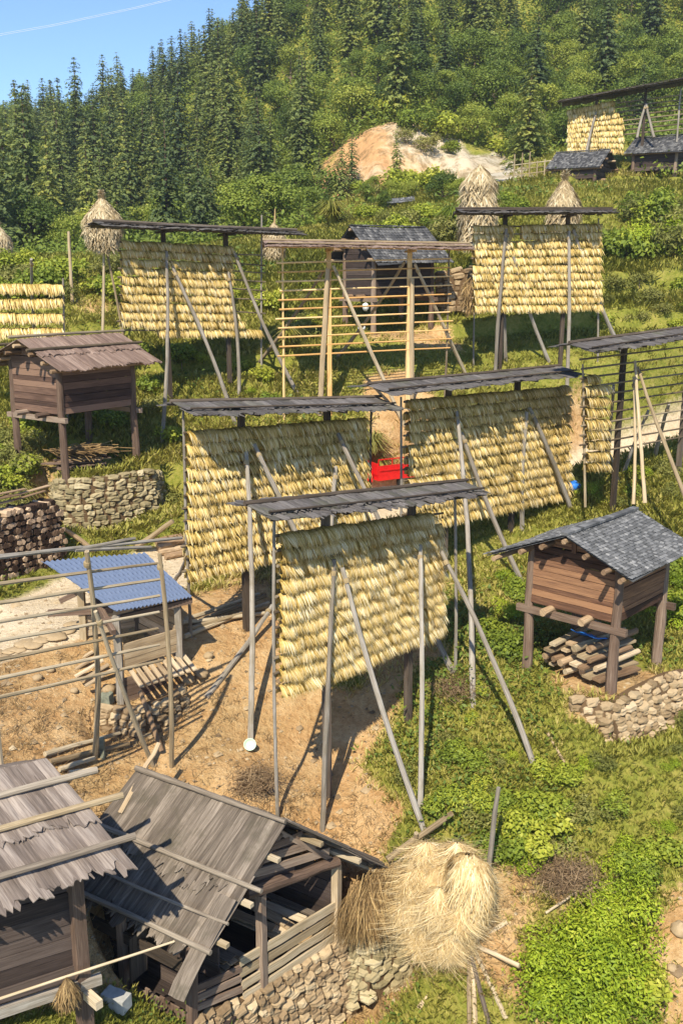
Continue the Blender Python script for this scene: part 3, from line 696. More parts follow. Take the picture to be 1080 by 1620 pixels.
# A bare fresh timber
rA, R, plA, nA = rack('bare rack of fresh orange pine rails in front of the tiled granary', (445,500,33.4), (720,490,34.4),
 ((420,384),(736,389)), ((444,416,563),(708,409,550),11,6),
 posts=[(520,402),(648,402)], poles=[(517,425,506,657,.085,None,W_PALE),(649,440,649,640,.08,None,W_PALE)] and [], struts=[(525,420,637,668,.075),(653,418,735,590,.075)],
 back=[(641,414,532,566,.07),(512,430,410,575,.07)], ends=[(447,388,449,626,'x',W_NEW),(710,395,704,590,'x',W_RAIL)], roofmat=BARK_U, railmat=W_NEW, postmat=W_NEW, strutmat=W_TAN, boards=26, slope=(1.1,.16), pr=.07, ridge=True)
for px, py, fx, fy in ((517,425,506,657),(649,440,650,642)):
    t = plA(px, py)+nA*.2; f = G(fx, fy); mb = MB(); mb.pole(f, t, .1, .08, 9, .01); mb.build('prop_pole', W_PALE, rA)
for k_ in (-1, 1):
    pass
# I bare rack in front of the blue hut
rI, R, plI, nI = rack('bare pole rack standing in front of the blue-roofed hut', (0,1000,14.6), (250,960,17.3), None,
 ((-20,925,1105),(242,891,1046),7,8), posts=[], poles=[(122,868,149,1198,.06,),(237,872,271,1212,.055)], struts=[(136,962,242,1212,.05)],
 railmat=W_TAN, polemat=W_TAN, rr=.036, ridge=False)
for (x0, y0, x1, y1) in ((-20,883,289,851),(-20,884,130,866),(120,870,240,866),(130,869,215,852)):
    mb = MB(); mb.pole(plI(x0, y0)-nI*.02, plI(x1, y1)-nI*.02, .04, .03, 7, .01); mb.build('top_rail', W_GREY, rI)
mb = MB(); p_ = plI(-30, 870); mb.pole(V(p_[0], p_[1], T1(p_[0], p_[1])), p_, .06, .05); mb.build('prop_pole', W_TAN, rI)
# K left-edge laden rack
rK, R, _, _ = rack('low laden rack cut off by the picture edge beyond the brown stilt granary'.replace('cut off by the picture edge ', ''), (-60,480,31.5), (100,480,32.0), None,
 ((-60,452,522),(98,452,520),4,3), posts=[], poles=[(52,410,58,560,.06)], ends=[(100,440,100,560)], ridge=False)
for i, (a, b) in enumerate(R): hang(a, b, .21, None, 1.12)
# far small rack
rM, R, _, _ = rack('tiny far rack hung with rice at the edge of the fir wood', (33,380,68.0), (49,380,68.6), ((30,356),(52,356)), ((34,361,385),(48,361,385),5,1), posts=[(36,356),(47,356)], slope=(.5,.2), boards=6)
for i, (a, b) in enumerate(R): hang(a, b, .28, None, 1.15)
vs, fs, ts_ = [], [], []; o_ = 0
for q, f, t in _stuff: vs.append(q); fs.append(f+o_); ts_.append(t); o_ += len(q)
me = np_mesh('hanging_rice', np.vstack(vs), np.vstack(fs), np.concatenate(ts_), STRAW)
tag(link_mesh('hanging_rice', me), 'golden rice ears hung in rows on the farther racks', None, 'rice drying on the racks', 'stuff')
# ---------------------------------------------------------------- granaries
def tile_slope(mb, A, B, C, D, nc, nr, mat=0, amp=.022, lift=.02, missing=0.0):
    A, B, C, D = map(lambda q: np.asarray(q, float), (A, B, C, D))
    up = unit(np.cross(B-A, C-A)); up = up if up[2] > 0 else -up
    for r in range(nr):
        for c in range(nc):
            if random.random() < missing: continue
            u0, u1 = (c-.06)/nc, (c+1.06)/nc; v0, v1 = (r-.25)/nr, (r+1.0+random.uniform(-.08,.12))/nr; v0 = max(0, v0)
            j = random.uniform(-.006, .01); du = random.uniform(-.08,.08)/nc; k = 5; vs = []
            for vv, hh in ((v0, .004), (v1, lift+j)):
                for a in range(k):
                    u = u0+(u1-u0)*a/(k-1)+du*(vv-v0)*nr
                    sag = -.03*math.sin(math.pi*min(1,max(0,u)))
                    vs.append(lerp(lerp(A,B,u), lerp(C,D,u), vv)+up*(hh+amp*math.sin(math.pi*a/(k-1)))+V(0,0,sag))
            for a in range(k): vs.append(vs[k+a]-up*.02)
            fs = [[a, a+1, k+a+1, k+a] for a in range(k-1)]+[[k+a, k+a+1, 2*k+a+1, 2*k+a] for a in range(k-1)]
            mb.add(vs, fs, None, random.random()**1.2, mat)
def plank_wall(mb, A, B, z0, z1, n, th=.035, vertical=False, gap=.012, zt=None):
    """boards between the upright lines at A and B (xy); zt(f): top height for slanted walls"""
    A = np.asarray(A, float)[:2]; B = np.asarray(B, float)[:2]; d = unit(np.append(B-A, 0)); nn = V(d[1], -d[0], 0)
    if not vertical:
        e = sorted([z0+(z1-z0)*(i+random.uniform(-.18,.18))/n if 0 < i < n else (z0 if i == 0 else z1) for i in range(n+1)])
        for i in range(n):
            o = nn*random.uniform(-.012, .012); zc = (e[i]+e[i+1])/2
            mb.beam(np.append(A, zc)+o, np.append(B, zc)+o, th, e[i+1]-e[i]-gap, up=(0,0,1), jit=.003, segs=3)
    else:
        for i in range(n):
            f0 = (i+.5)/n; q = np.append(lerp(A, B, f0), 0); wdt = np.linalg.norm(B-A)/n*.93
            zz = (z1 if zt is None else zt(f0))+random.uniform(-.05, .05); o = nn*random.uniform(-.012,.012)
            mb.beam(q+V(0,0,z0)+o, q+V(0,0,zz)+o+d*random.uniform(-.02,.02), wdt, th, up=nn)
def granary(label, F, L, R, zfl, ze, pitch=.52, ove=.75, ovr=.55, kind='tile', wallmat=W_WALL, postmat=W_POST, tiles=(20,12), ridge='R', planks=9, name='stilt_granary', tilemat=TILE, postr=.10, nj=2, boards=14, bark=BARK_R, ovf=None):
    ovf = ove if ovf is None else ovf
    if ridge == 'L': gab, eav = R, L
    else: gab, eav = L, R
    F = np.array(F); z0 = F[2]; ge = (gab-F)*V(1,1,0); re = (eav-F)*V(1,1,0)
    g, r = unit(ge), unit(re); r = unit(r-g*(r@g)*.8); W, D = np.linalg.norm(ge), np.linalg.norm(re)
    base = F*V(1,1,0); pt = lambda a, b, z: base+g*a+r*b+V(0,0,z)
    root = thing(name, pt(W/2, D/2, z0), label, 'granary', 'timber granaries on stilts')
    zr = ze+W/2*pitch; PO = {}
    for a in (0, W):
        for b in (0, D):
            q = pt(a, b, 0); zg = min(T1(q[0], q[1]), z0)-.15
            mb = MB(); mb.pole(V(q[0], q[1], zg), V(q[0], q[1], ze-.14), postr*1.25, postr*.92, 10, .008); mb.build('post', postmat, root)
    i_ = .03; zf = zfl
    for (a0, b0, a1, b1) in ((0, -i_, W, -i_), (0, D+i_, W, D+i_), (-i_, 0, -i_, D), (W+i_, 0, W+i_, D)):
        mb = MB(); plank_wall(mb, pt(a0, b0, 0), pt(a1, b1, 0), zf, ze-.02, planks); mb.build('wall', wallmat, root)
    mb = MB()
    for b in (-.06, D+.06): mb.beam(pt(-.28, b, zf-.16), pt(W+.28, b, zf-.18), .11, .15)
    mb.build('sill_beam', postmat, root)
    for k_ in range(nj):
        a = W*(.28+.44*k_/max(1, nj-1)); mb = MB(); mb.pole(pt(a, -.42, zf-.04), pt(a, D+.3, zf-.04), .085, .075, 9, .005); mb.build('floor_joist', LOG if kind == 'tile' else postmat, root)
    mb = MB(); mb.beam(pt(.05, .05, zf-.02), pt(W-.05, .05, zf-.02), .05, .05)
    mb.beam(pt(W/2, 0, zf+.03), pt(W/2, D, zf+.03), W*.96, .04); mb.build('floor', wallmat, root)
    for b in (-.02, D+.02):                                    # gable boards
        n = 5; mb = MB()
        for j in range(n):
            za, zb = ze+(zr-ze-.12)*j/n, ze+(zr-ze-.12)*(j+1)/n; hw = W/2*(1-(j+.6)/n)
            mb.beam(pt(W/2-hw, b, (za+zb)/2), pt(W/2+hw, b, (za+zb)/2), .03, zb-za-.004)
        mb.beam(pt(W/2, b-.03, ze-.05), pt(W/2, b-.03, zr-.1), .1, .06, up=r); mb.build('gable', wallmat, root)
    drop = lambda a: zr-abs(a-W/2)*pitch
    for k_, a in enumerate((-ovf*.62, W*.0+.02, W*.25, W*.5, W*.75, W-.02, W+ove*.62)):
        mb = MB(); mb.pole(pt(a, -ovr-random.uniform(0,.18), drop(a)-.14), pt(a, D+ovr, drop(a)-.14), .06, .055, 9, .004); mb.build('purlin', LOG, root)
    rm = MB(); A, B = pt(W/2, -ovr, zr), pt(W/2, D+ovr, zr)
    for a in (-ovf, W+ove):
        C, E = pt(a, -ovr, drop(a)), pt(a, D+ovr, drop(a))
        if kind == 'tile':
            rm.beam(lerp((A+B)/2, (C+E)/2, .02)-V(0,0,.03), lerp((A+B)/2, (C+E)/2, .99)-V(0,0,.03), np.linalg.norm(B-A)*.98, .02, up=np.cross(B-A, C-A), tint=.1)
            tile_slope(rm, A, B, C, E, tiles[0], tiles[1])
        else:
            bark_slope(rm, A, B, C, E, boards, 2, .022, .14, .1, .04)
    if kind == 'tile':
        for i in range(int(tiles[0]*.8)):
            f0, f1 = i/(tiles[0]*.8), (i+1.15)/(tiles[0]*.8); rm.beam(lerp(A, B, f0)+V(0,0,.035), lerp(A, B, min(1, f1))+V(0,0,.045), .16, .05)
    ro = rm.build('roof', tilemat if kind == 'tile' else bark, root)
    if kind != 'tile':
        for a, hz in ((W/2, .12), (W/2+.5, .1), (W*.14, .12)):
            mb = MB(); mb.pole(pt(a, -ovr-.3, drop(a)+hz), pt(a, D+ovr+.25, drop(a)+hz), .045, .04, 8, .02); mb.build('holding_pole', W_RAIL, ro)
    return root, pt, W, D, zf, ze
F_, L_, R_ = HG
rG, ptG, WG, DG, zfG, zeG = granary('brown plank granary on stilts with a grey tiled roof, logs stacked beneath', F_, L_, R_, P(968,985,F_[1])[2], P(970,886,F_[1])[2], .42, .95, .5, 'tile', tiles=(30,20), ovf=.5)
F_, L_, R_ = HU
granary('reddish brown stilt granary roofed with bark boards, standing on a dry stone base', F_, L_, R_, P(105,656,F_[1])[2], P(105,566,F_[1])[2], .42, .75, .5, 'bark', W_WALL2, boards=22, bark=BARK_U)
F_, L_, R_ = HB
rHB, ptB, WB, DB, zfB, zeB = granary('dark granary with a black tiled roof behind the bare orange pine rack', F_, L_, R_, P(590,468,F_[1])[2], P(590,389,F_[1])[2], .80, .8, .45, 'tile', W_WALLD, tiles=(26,13), tilemat=TILED, planks=7)
F_, L_, R_ = HD
granary('low dark granary with pale-flecked tiles below the distant half-laden rack', F_, L_, R_, P(939,282,F_[1])[2], P(939,259,F_[1])[2], .62, .32, .4, 'tile', W_WALLD, tiles=(30,10), ridge='L', tilemat=TILED, planks=4)
F_, L_, R_ = HE
granary('dark granary on the upper terrace at the end of the half-laden rack', F_, L_, R_, P(1066,268,F_[1])[2], P(1066,233,F_[1])[2], .58, .45, .5, 'tile', W_WALLD, tiles=(30,10), ridge='L', tilemat=TILED, planks=5)

# ---------------------------------------------------------------- near hut with a bark roof (lower corner of the view)
ER_, RT_, EL_ = P(205,1370,12.2), P(70,1205,13.7), P(0,1434,11.35)
ev = (EL_-ER_); EL2 = ER_+ev*2.1; RL2 = RT_+ev*2.1; bk = (RT_-ER_)*V(1,1,0); up_ = unit(np.cross(EL_-ER_, RT_-ER_)); up_ = up_*np.sign(up_[2])
h1 = thing('bark_roofed_hut', V(-4.2, 12.4, T1(-4.2, 12.6)), 'brown hut with a bark roof weighed down by three poles, next to the open shed', 'hut')
mb = MB(); bark_slope(mb, RT_, RL2, ER_, EL2, 26, 2, .025, .16, .16, .05)
bark_slope(mb, RT_, RL2, RT_+bk-V(0,0,1.0), RL2+bk-V(0,0,1.0), 14, 2, .025, .16)
ro = mb.build('roof', BARK_R, h1)
for f, a, b, m in ((.24, -.42, 1.9, W_OLD), (.50, -.46, 1.9, W_TAN), (.84, -.24, 1.9, W_OLD)):
    q = lerp(RT_, ER_, f)+up_*.15; mb = MB(); mb.pole(q+ev*a*.7, q+ev*b, .055, .05, 9, .012); mb.build('holding_pole', m, ro)
pp = P(118,1398,12.35); gz_ = T1(pp[0], pp[1]); wl = unit(ev*V(1,1,0)); bd = unit(bk)
mb = MB(); mb.beam(V(pp[0], pp[1], gz_-.2), pp+V(0,0,.25), .2, .2, up=bd, jit=.008, segs=5); mb.build('corner_post', W_POST, h1)
zb_ = P(118,1545,12.35)[2]; zt_ = pp[2]+.12
mb = MB(); plank_wall(mb, pp+bd*.02+wl*.08, pp+bd*.02+wl*3.2, zb_, zt_, 7, .04); mb.build('wall', W_WALLD, h1)
mb = MB(); plank_wall(mb, pp+bd*.1, pp+bd*1.9, zb_, zt_+.3, 7, .04); mb.build('wall', W_WALLD, h1)
mb = MB(); mb.beam(V(pp[0],pp[1],zb_-.08)-wl*.25-bd*.08, V(pp[0],pp[1],zb_-.08)+wl*3.2-bd*.08, .1, .16); mb.build('sill_beam', W_GREY, h1)
mb = MB(); mb.beam(V(pp[0],pp[1],zb_-.25)+bd*.3-bd*.75, V(pp[0],pp[1],zb_-.25)+bd*2, .12, .14); mb.build('floor_joist', PLANK, h1)
mb = MB(); mb.beam(V(pp[0],pp[1],zb_-.02)+wl*1.6+bd*.1, V(pp[0],pp[1],zb_-.02)+wl*1.6+bd*1.9, 3.1, .05); mb.build('floor', W_WALLD, h1)
q = pp+bd*1.9; mb = MB(); mb.beam(V(q[0],q[1],T1(q[0],q[1])-.2), q+V(0,0,.5), .16, .16, up=bd); mb.build('corner_post', W_POST, h1)
q = pp+wl*3.2; mb = MB(); mb.beam(V(q[0],q[1],T1(q[0],q[1])-.2), q+V(0,0,.3), .18, .18, up=bd); mb.build('corner_post', W_POST, h1)

# ---------------------------------------------------------------- open shed on the stone wall
EB, ERB = EL+rv*1.05+V(0,0,-.05), ER+rv
upl = unit(np.cross(RF-EL, RB-RF)); upl = upl*np.sign(upl[2])

cR, cM, cL = pg(532,1372), pg(412,1418), pg(303,1500)
h2 = thing('open_shed', V(*( (cM+rv*.4)[:2] ), T1(cM[0], cM[1])), 'open-sided plank shed with a steep grey bark roof above a stone wall', 'shed')
mb = MB(); bark_slope(mb, RB, RF, EB, EL, 36, 2, .022, .20, .18, .055)
ro = mb.build('roof', BARK_F, h2)
mb = MB(); bark_slope(mb, RB, RF+rh*-.05, ERB, ER, 16, 2, .025, .2, .12, .05)
for k_ in range(5): mb.beam(lerp(RF, RB, .1*k_)+V(0,0,.07), ER+rh*(.1*k_)+V(0,0,.06+.02*k_), .16, .02, tint=random.random(), jit=.01, segs=4)
mb.build('roof', BARK_F, h2)
for f, e0, e1, m in ((.0, -.05, 1.0, W_OLD), (.50, -.30, 1.08, W_OLD), (.78, -.12, 1.0, W_OLD), (.99, -.12, 1.06, W_OLD)):
    q0 = lerp(RF, EL, f); q1 = lerp(RB, EB, f); d_ = unit(q0-q1); mb = MB()
    mb.pole(q1+upl*.13-d_*(e1-1)*3, q0+upl*.13-d_*e0*1.2, .052 if f != .78 else .032, .042 if f != .78 else .026, 9, .03); mb.build('holding_pole', m, ro)
mb = MB(); g0 = lerp(lerp(RB, RF, .10), lerp(EB, EL, .10), .36)+upl*.12; mb.beam(g0, RB+(RF-RB)*.02+V(.25,.45,.35), .09, .03, jit=.015, segs=6); mb.build('loose_batten', PLANK, ro)
mb = MB(); q0 = lerp(EL, RF, .16)+rh*.35+upl*.16; q1 = EL-(RF-EL)*.30+rh*.42+upl*.02   # long board slipping off the eave
gr = np.zeros((5, 9, 3)); ad = unit(rv)
for a in range(5):
    for b in range(9):
        f = b/8; gr[a, b] = lerp(lerp(RF, EL, .62), EL+(EL-RF)*.30-V(0,0,.12), f)+ad*(.12+.085*(a-2))+upl*(.17-.16*f*f+.02*math.cos(a-2))+V(random.uniform(-.01,.01),0,random.uniform(-.012,.012))
mb.sheet(gr, .02, tint=.62); mb.build('slipped_board', BARK_F, ro)
for (pt_, b_) in ((cR, pg(532,1482)), (cM, pg(415,1535)), (cL, pg(303,1612))):
    mb = MB(); mb.beam(b_-V(0,0,.3), pt_+V(0,0,.05), .14, .14, up=rh, jit=.008, segs=5); mb.build('post', PLANK if pt_ is cR else W_POST, h2)
for q in (cR+rh*3.0, cL+rh*1.6, cL+rh*3.0):
    mb = MB(); mb.beam(V(q[0], q[1], min(T1(q[0], q[1]), zfl2)-.4), V(q[0], q[1], cL[2]+.15), .13, .13, up=rh); mb.build('post', W_POST, h2)
mb = MB()                                                  # low plank wall of the gable side
for (x0,y0,x1,y1,h_) in ((378,1522,532,1430,.17),(380,1541,532,1447,.17),(382,1560,532,1463,.16),(384,1577,534,1478,.14)):
    mb.beam(pg(x0,y0)+rh*random.uniform(-.03,.0), pg(x1,y1)+rh*random.uniform(-.03,.0), .04, h_, jit=.012, segs=5)
mb.build('plank_wall', W_TAN, h2)
mb = MB()
for (x0,y0,x1,y1,h_) in ((303,1568,382,1531,.14),(303,1583,382,1547,.13),(303,1598,384,1563,.13)):
    mb.beam(pg(x0,y0), pg(x1,y1), .035, h_, jit=.01, segs=3)
mb.build('plank_wall', W_POST, h2)
mb = MB()                                                  # timbers of the gable
mb.pole(pg(385,1412)-rh*.05, pg(530,1362)-rh*.05, .11, .10, 9, .01)
for (x0,y0,x1,y1) in ((415,1345,478,1320),(402,1364,500,1334),(392,1385,520,1346)): mb.beam(pg(x0,y0), pg(x1,y1), .04, .15, jit=.012, segs=3)
mb.beam(pg(440,1315), pg(528,1362), .05, .09); mb.beam(pg(376,1418), pg(445,1318), .05, .09)
for (x0,y0,x1,y1,h_) in ((398,1402,470,1375,.15),(402,1418,455,1398,.12),(440,1330,505,1322,.12),(430,1334,520,1340,.12)): mb.beam(pg(x0,y0)+rh*.06, pg(x1,y1)+rh*.06, .03, h_, jit=.015, segs=3)
mb.build('gable_timber', W_POST, h2)
for f, s_ in ((.25, 1), (.6, 1), (.9, 1)):
    q = lerp(RF, EL, f)-upl*.08; mb = MB(); mb.beam(q-rh*.22, q+rh*3.2, .09, .07); mb.build('purlin', W_TAN, h2)
    q = lerp(RF, ER, f)-V(0,0,.1); mb = MB(); mb.beam(q-rh*.15, q+rh*3.2, .09, .07); mb.build('purlin', W_TAN, h2)
mb = MB(); fc = (cR+cL)/2; mb.beam(V(fc[0], fc[1], zfl2-.28)+rh*.1, V(fc[0], fc[1], zfl2-.28)+rh*3.1, np.linalg.norm((cR-cL)[:2]), .06); mb.build('floor', W_WALLD, h2)
lw0, lw1 = cL-V(0,0,0), cL+rh*3.0
mb = MB(); zg2 = T1(cL[0], cL[1]); plank_wall(mb, lw0+rh*.1, lw0+rh*1.7, zg2-.1, zg2+.75, 14, .03, True); mb.build('picket_wall', W_POST, h2)
mb = MB(); gi = unit((cR-cL)*V(1,1,0)); plank_wall(mb, lw0+gi*.7+rh*.2, lw0+gi*.7+rh*3, zg2-.3, cL[2]+.5, 9, .04); mb.build('plank_wall', W_WALLD, h2)
mb = MB(); plank_wall(mb, cR, cR+rh*3.0, zfl2-.2, cR[2]-.05, 6, .04); plank_wall(mb, cL+rh*3.0, cR+rh*3.0, zfl2-.3, cR[2]-.1, 7, .04); mb.build('plank_wall', W_WALLD, h2)
mb = MB(); mb.beam(cL+rh*.1-V(0,0,.45), cL+rh*2.9-V(0,0,.42), .06, .22); mb.beam(cL+rh*1.2-V(0,0,.2), cL+rh*1.25-V(0,0,1.1), .4, .03, up=rh); mb.build('rail_board', W_DARK, h2)
for i in range(18):   # boards stored inside
    a = lerp(cR, cL, random.uniform(.05,.75)); z = zfl2+random.uniform(.1,.62)
    mb = MB(); mb.beam(V(a[0],a[1],z)+rh*random.uniform(.15,.4), V(a[0],a[1],z+random.uniform(-.05,.1))+rh*random.uniform(1.6,2.6)+V(random.uniform(-.5,.5),0,0), random.uniform(.1,.2), .03)
    o = mb.build('wooden_plank', PLANK if i % 3 else W_OLD, None, (a[0], a[1], z)); tag(o, f'dusty plank stored inside the open shed, {ORD[i]} of the loose pile', 'plank', 'planks stored in the shed')

# ---------------------------------------------------------------- blue-roofed hut
BL, BR, TR, TL = P(182,968,18.8), P(303,946,20.0), P(228,874,21.6), P(66,889,20.4)
hb = thing('blue_roofed_hut', V(*((BL+TR)/2)[:2], T1(*((BL+TR)/2)[:2])), 'small timber hut with a corrugated blue roof behind the bare pole rack', 'hut')
n_u, n_v = 20*5+1, 41; g = np.zeros((n_u, n_v, 3)); nb_ = unit(np.cross(BR-BL, TL-BL)); nb_ = nb_*np.sign(nb_[2])
mb = MB()
for a in range(n_u):
    for b in range(n_v):
        u, v = a/(n_u-1), b/(n_v-1); f = (v*10) % 1.0
        g[a, b] = lerp(lerp(TL, TR, u), lerp(BL, BR, u), v)+nb_*(.028*math.cos(u*20*2*math.pi)*.8+.022*(v*10-math.floor(v*9.999))*1.0+.01*math.sin(u*5+v*3))
mb.sheet(g, .012, tint=.5); 
ro = mb.build('roof', BLUE_T, hb)
for px, py, Y, m in ((184,975,19.0,W_GREY),(281,955,20.0,W_GREY),(128,935,20.6,W_TAN),(214,905,21.3,W_DARK)):
    q = P(px, py, Y); mb = MB(); mb.beam(V(q[0],q[1],T1(q[0],q[1])-.25), q, .15, .15, jit=.008, segs=4); mb.build('post', m, hb)
q0, q1, q2, q3 = P(184,975,19.0), P(281,955,20.0), P(128,935,20.6), P(214,905,21.3)
zl = q0[2]
mb = MB(); plank_wall(mb, q1, q3, zl-1.15, zl-.1, 6); plank_wall(mb, q2, q3, zl-1.1, zl-.3, 5); mb.build('plank_wall', PLANK, hb)
mb = MB(); plank_wall(mb, q0+V(.1,.05,0), q1, zl-1.2, zl-.65, 3); mb.build('plank_wall', PLANK, hb)
mb = MB(); mb.beam(q0-V(.3,.1,.1), q1+V(.3,.1,.05), .1, .12); mb.beam(q2-V(.5,0,.25), q3+V(.2,0,.25), .09, .1); mb.beam(q0-V(0,.3,.25), q2+V(0,.3,.25), .1, .12); mb.beam(q2-V(.75,.1,.5), q2+V(.7,.0,-.45), .12, .14); mb.build('tie_beam', W_POST, hb)
mb = MB()
for k_ in range(9):
    a = lerp(q0, q1, .12+k_*.11); mb.beam(V(a[0],a[1],zl-1.3)+V(-.05,.25,0), V(a[0],a[1],zl-1.45)+V(.42,-.5,0), .10, .035)
mb.build('slatted_shelf', PLANK, hb)
mb = MB()
for k_ in range(5):
    a = lerp(q2, q0, .25+k_*.15); mb.beam(V(a[0],a[1],zl-1.3), V(a[0],a[1],zl-1.55)+V(-.55,-.35,0), .10, .035)
mb.build('slatted_shelf', PLANK, hb)
mb = MB(); plank_wall(mb, q0, q1, zl-2.1, zl-1.45, 3); mb.build('plank_wall', W_POST, hb)
# ---------------------------------------------------------------- dry stone walls
def stone_wall(name, label, pts, hs, mat, sz=.22, lean=.12, seed=1, earth=True):
    """pts: top line (xy + z), hs: heights at each point; rough coursed stones with a dark joint behind"""
    rr = random.Random(seed); mb = MB(); cum = [0]
    for a, b in zip(pts[:-1], pts[1:]): cum.append(cum[-1]+np.linalg.norm((b-a)[:2]))
    def at(s):
        k = min(len(pts)-2, max(0, int(np.searchsorted(cum, s, 'right')-1))); f = (s-cum[k])/(cum[k+1]-cum[k]+1e-9)
        d = unit((pts[k+1]-pts[k])*V(1,1,0)); return lerp(pts[k], pts[k+1], f), lerp(hs[k], hs[k+1], f), d, V(d[1], -d[0], 0)
    L = cum[-1]; z = 0; H = max(hs)
    while z < H:
        ch = sz*rr.uniform(.5, 1.0); s = -rr.uniform(0, sz*.5)
        while s < L:
            wdt = sz*rr.uniform(.7, 2.1); p, h, d, nn = at(min(L, max(0, s+wdt/2)))
            if z < h+.02:
                cz = p[2]-z-ch/2+rr.uniform(-.02,.02); out = lean*z+rr.uniform(-.03, .05); k = 5; vs = []
                cen = V(p[0], p[1], cz)+nn*out; tl = rr.uniform(-.28,.28); cc = [rr.uniform(.02,.38) for _ in range(4)]
                for i in range(k):
                    for j in range(k):
                        a, b = i/(k-1)*2-1, j/(k-1)*2-1
                        e = (max(abs(a), abs(b)))**7; sq = 1-cc[(a>0)*2+(b>0)]*(abs(a)*abs(b))**2
                        aa = a*sq*(wdt/2+.026)*rr.uniform(.93,1.03); bb = b*sq*(ch/2+.022)*rr.uniform(.92,1.03)
                        vs.append(cen+d*(aa*math.cos(tl)-bb*math.sin(tl))+V(0,0,aa*math.sin(tl)+bb*math.cos(tl))+nn*(.045*(1-e)+rr.uniform(-.02,.02)-.10*e))
                fs = [[i*k+j, (i+1)*k+j, (i+1)*k+j+1, i*k+j+1] for i in range(k-1) for j in range(k-1)]
                mb.add(vs, fs, None, rr.random())
            s += wdt
        z += ch*.96
    for a, b, ha, hb_ in zip(pts[:-1], pts[1:], hs[:-1], hs[1:]):
        d = unit((b-a)*V(1,1,0)); nn = V(d[1], -d[0], 0)
        vs = [a-nn*.25-V(0,0,.03), b-nn*.25-V(0,0,.03), b-nn*.03-V(0,0,.03), a-nn*.03-V(0,0,.03), a-nn*.25-V(0,0,ha), b-nn*.25-V(0,0,hb_), b+nn*(lean*hb_-.03)-V(0,0,hb_), a+nn*(lean*ha-.03)-V(0,0,ha)]
        mb.add(vs, [[0,1,2,3],[3,2,6,7],[0,3,7,4],[1,5,6,2],[0,4,5,1]], None, .3, 1)
    o = mb.build(name, [mat, JOINT], None, V(*pts[len(pts)//2][:2], pts[len(pts)//2][2]-max(hs))); return tag(o, label, 'stone wall', None, 'thing')
for _l, _p, _h, _m, _s, _ln, _sd, _r in WALLS: stone_wall('dry_stone_wall', _l, _p, _h, globals()[_m], _s, _ln, _sd)

# ---------------------------------------------------------------- straw stacks
def straw_arrays(c, prof, n, ln, wd, seed, lean=(0,0), squash=1.0, lump=.10, hang_=.5, mess=.35):
    r = np.random.default_rng(seed); zs = np.array([p[0] for p in prof]); rs = np.array([p[1] for p in prof]); H = zs[-1]
    ph = r.uniform(0, 6.28, 8)
    def surf(a, z):
        q = 1+lump*(np.sin(2*a+ph[0]+z*1.3)+.7*np.sin(3*a+ph[1]-z*2.1)+.6*np.sin(5*a+ph[2]+z*3))
        rad = np.interp(z, zs, rs)*q; f = z/H
        return np.stack([c[0]+np.cos(a)*rad+lean[0]*f, c[1]+np.sin(a)*rad*squash+lean[1]*f, c[2]+z+0*a], -1)
    nz, na = 26, 26; zz = np.linspace(0, H, nz); aa = np.linspace(0, 6.2832, na, endpoint=False)
    Z, A = np.meshgrid(zz, aa, indexing='ij'); core = surf(A.ravel(), Z.ravel()); ax = np.array([c[0], c[1], 0])
    core[:, :2] = core[:, :2]*.94+.06*np.array([c[0], c[1]]); i = np.arange(nz*na).reshape(nz, na); j = np.roll(i, -1, 1)
    qf = np.stack([i[:-1], j[:-1], j[1:], i[1:]], -1).reshape(-1, 4); qt = r.uniform(.05, .4, len(qf))
    area = np.maximum(np.interp(zz, zs, rs), .05); pz = r.choice(zz, n, p=area/area.sum())+r.uniform(-.5, .5, n)*H/nz; pa = r.uniform(0, 6.2832, n); pz = np.clip(pz, 0, H)
    p0 = surf(pa, pz); out = np.stack([np.cos(pa), np.sin(pa), 0*pa], -1); tan = np.stack([-np.sin(pa), np.cos(pa), 0*pa], -1)
    L = ln*r.uniform(.5, 1.3, n)[:, None]; side = r.normal(0, mess, n)[:, None]; ov = r.uniform(.05, .25+.45*mess, n)[:, None]
    dn = V(0, 0, -1)*(1-.0)
    p1 = p0+out*L*ov*.8+tan*L*side*.4+dn*L*hang_*.5; p2 = p0+out*L*ov*1.1+tan*L*side+dn*L*hang_*1.25; p0 = p0-out*L*.12-dn*L*.12
    wv = tan*(wd*r.uniform(.5, 1.4, n))[:, None]/2+V(0,0,1)*(wd*r.uniform(-.3,.3,n))[:, None]
    vs = np.stack([p0-wv, p0+wv, p1+wv, p1-wv, p2+wv*.3, p2-wv*.3], 1); b = np.arange(n)*6
    f = np.concatenate([np.stack([b, b+1, b+2, b+3], -1), np.stack([b+3, b+2, b+4, b+5], -1)]); t = np.tile(np.clip(r.normal(.58, .24, n), 0, 1), 2)
    return np.vstack([core, vs.reshape(-1, 3)]), np.vstack([qf, f+len(core)]), np.concatenate([qt, t])
def straw_stack(label, base, prof, n, ln, wd, mat, legs=(), lean=(0,0), squash=1.0, seed=1, lump=.08, topknot=None, hang_=.5, name='straw_stack', legr=.05):
    g0 = T1(base[0], base[1]); root = thing(name, (base[0], base[1], min(g0, base[2])), label, 'straw stack', 'straw stacks')
    v, f, t = straw_arrays(base, prof, n, ln, wd, seed, lean, squash, lump, hang_)
    o = link_mesh('straw', np_mesh('straw', v-np.array(root.location), f, t, mat), root)
    if topknot:
        top = base+V(lean[0], lean[1], prof[-1][0]-.1)
        v, f, t = straw_arrays(top, topknot, max(200, n//10), ln*.6, wd, seed+5, (0,0), 1, .05, -.25)
        link_mesh('straw_tip', np_mesh('straw_tip', v-np.array(root.location), f, t, mat), root)
    for a, b, m in legs: mb = MB(); mb.pole(a, b, legr, legr*.8, 8, .02); mb.build('leg', m, root)
    return root
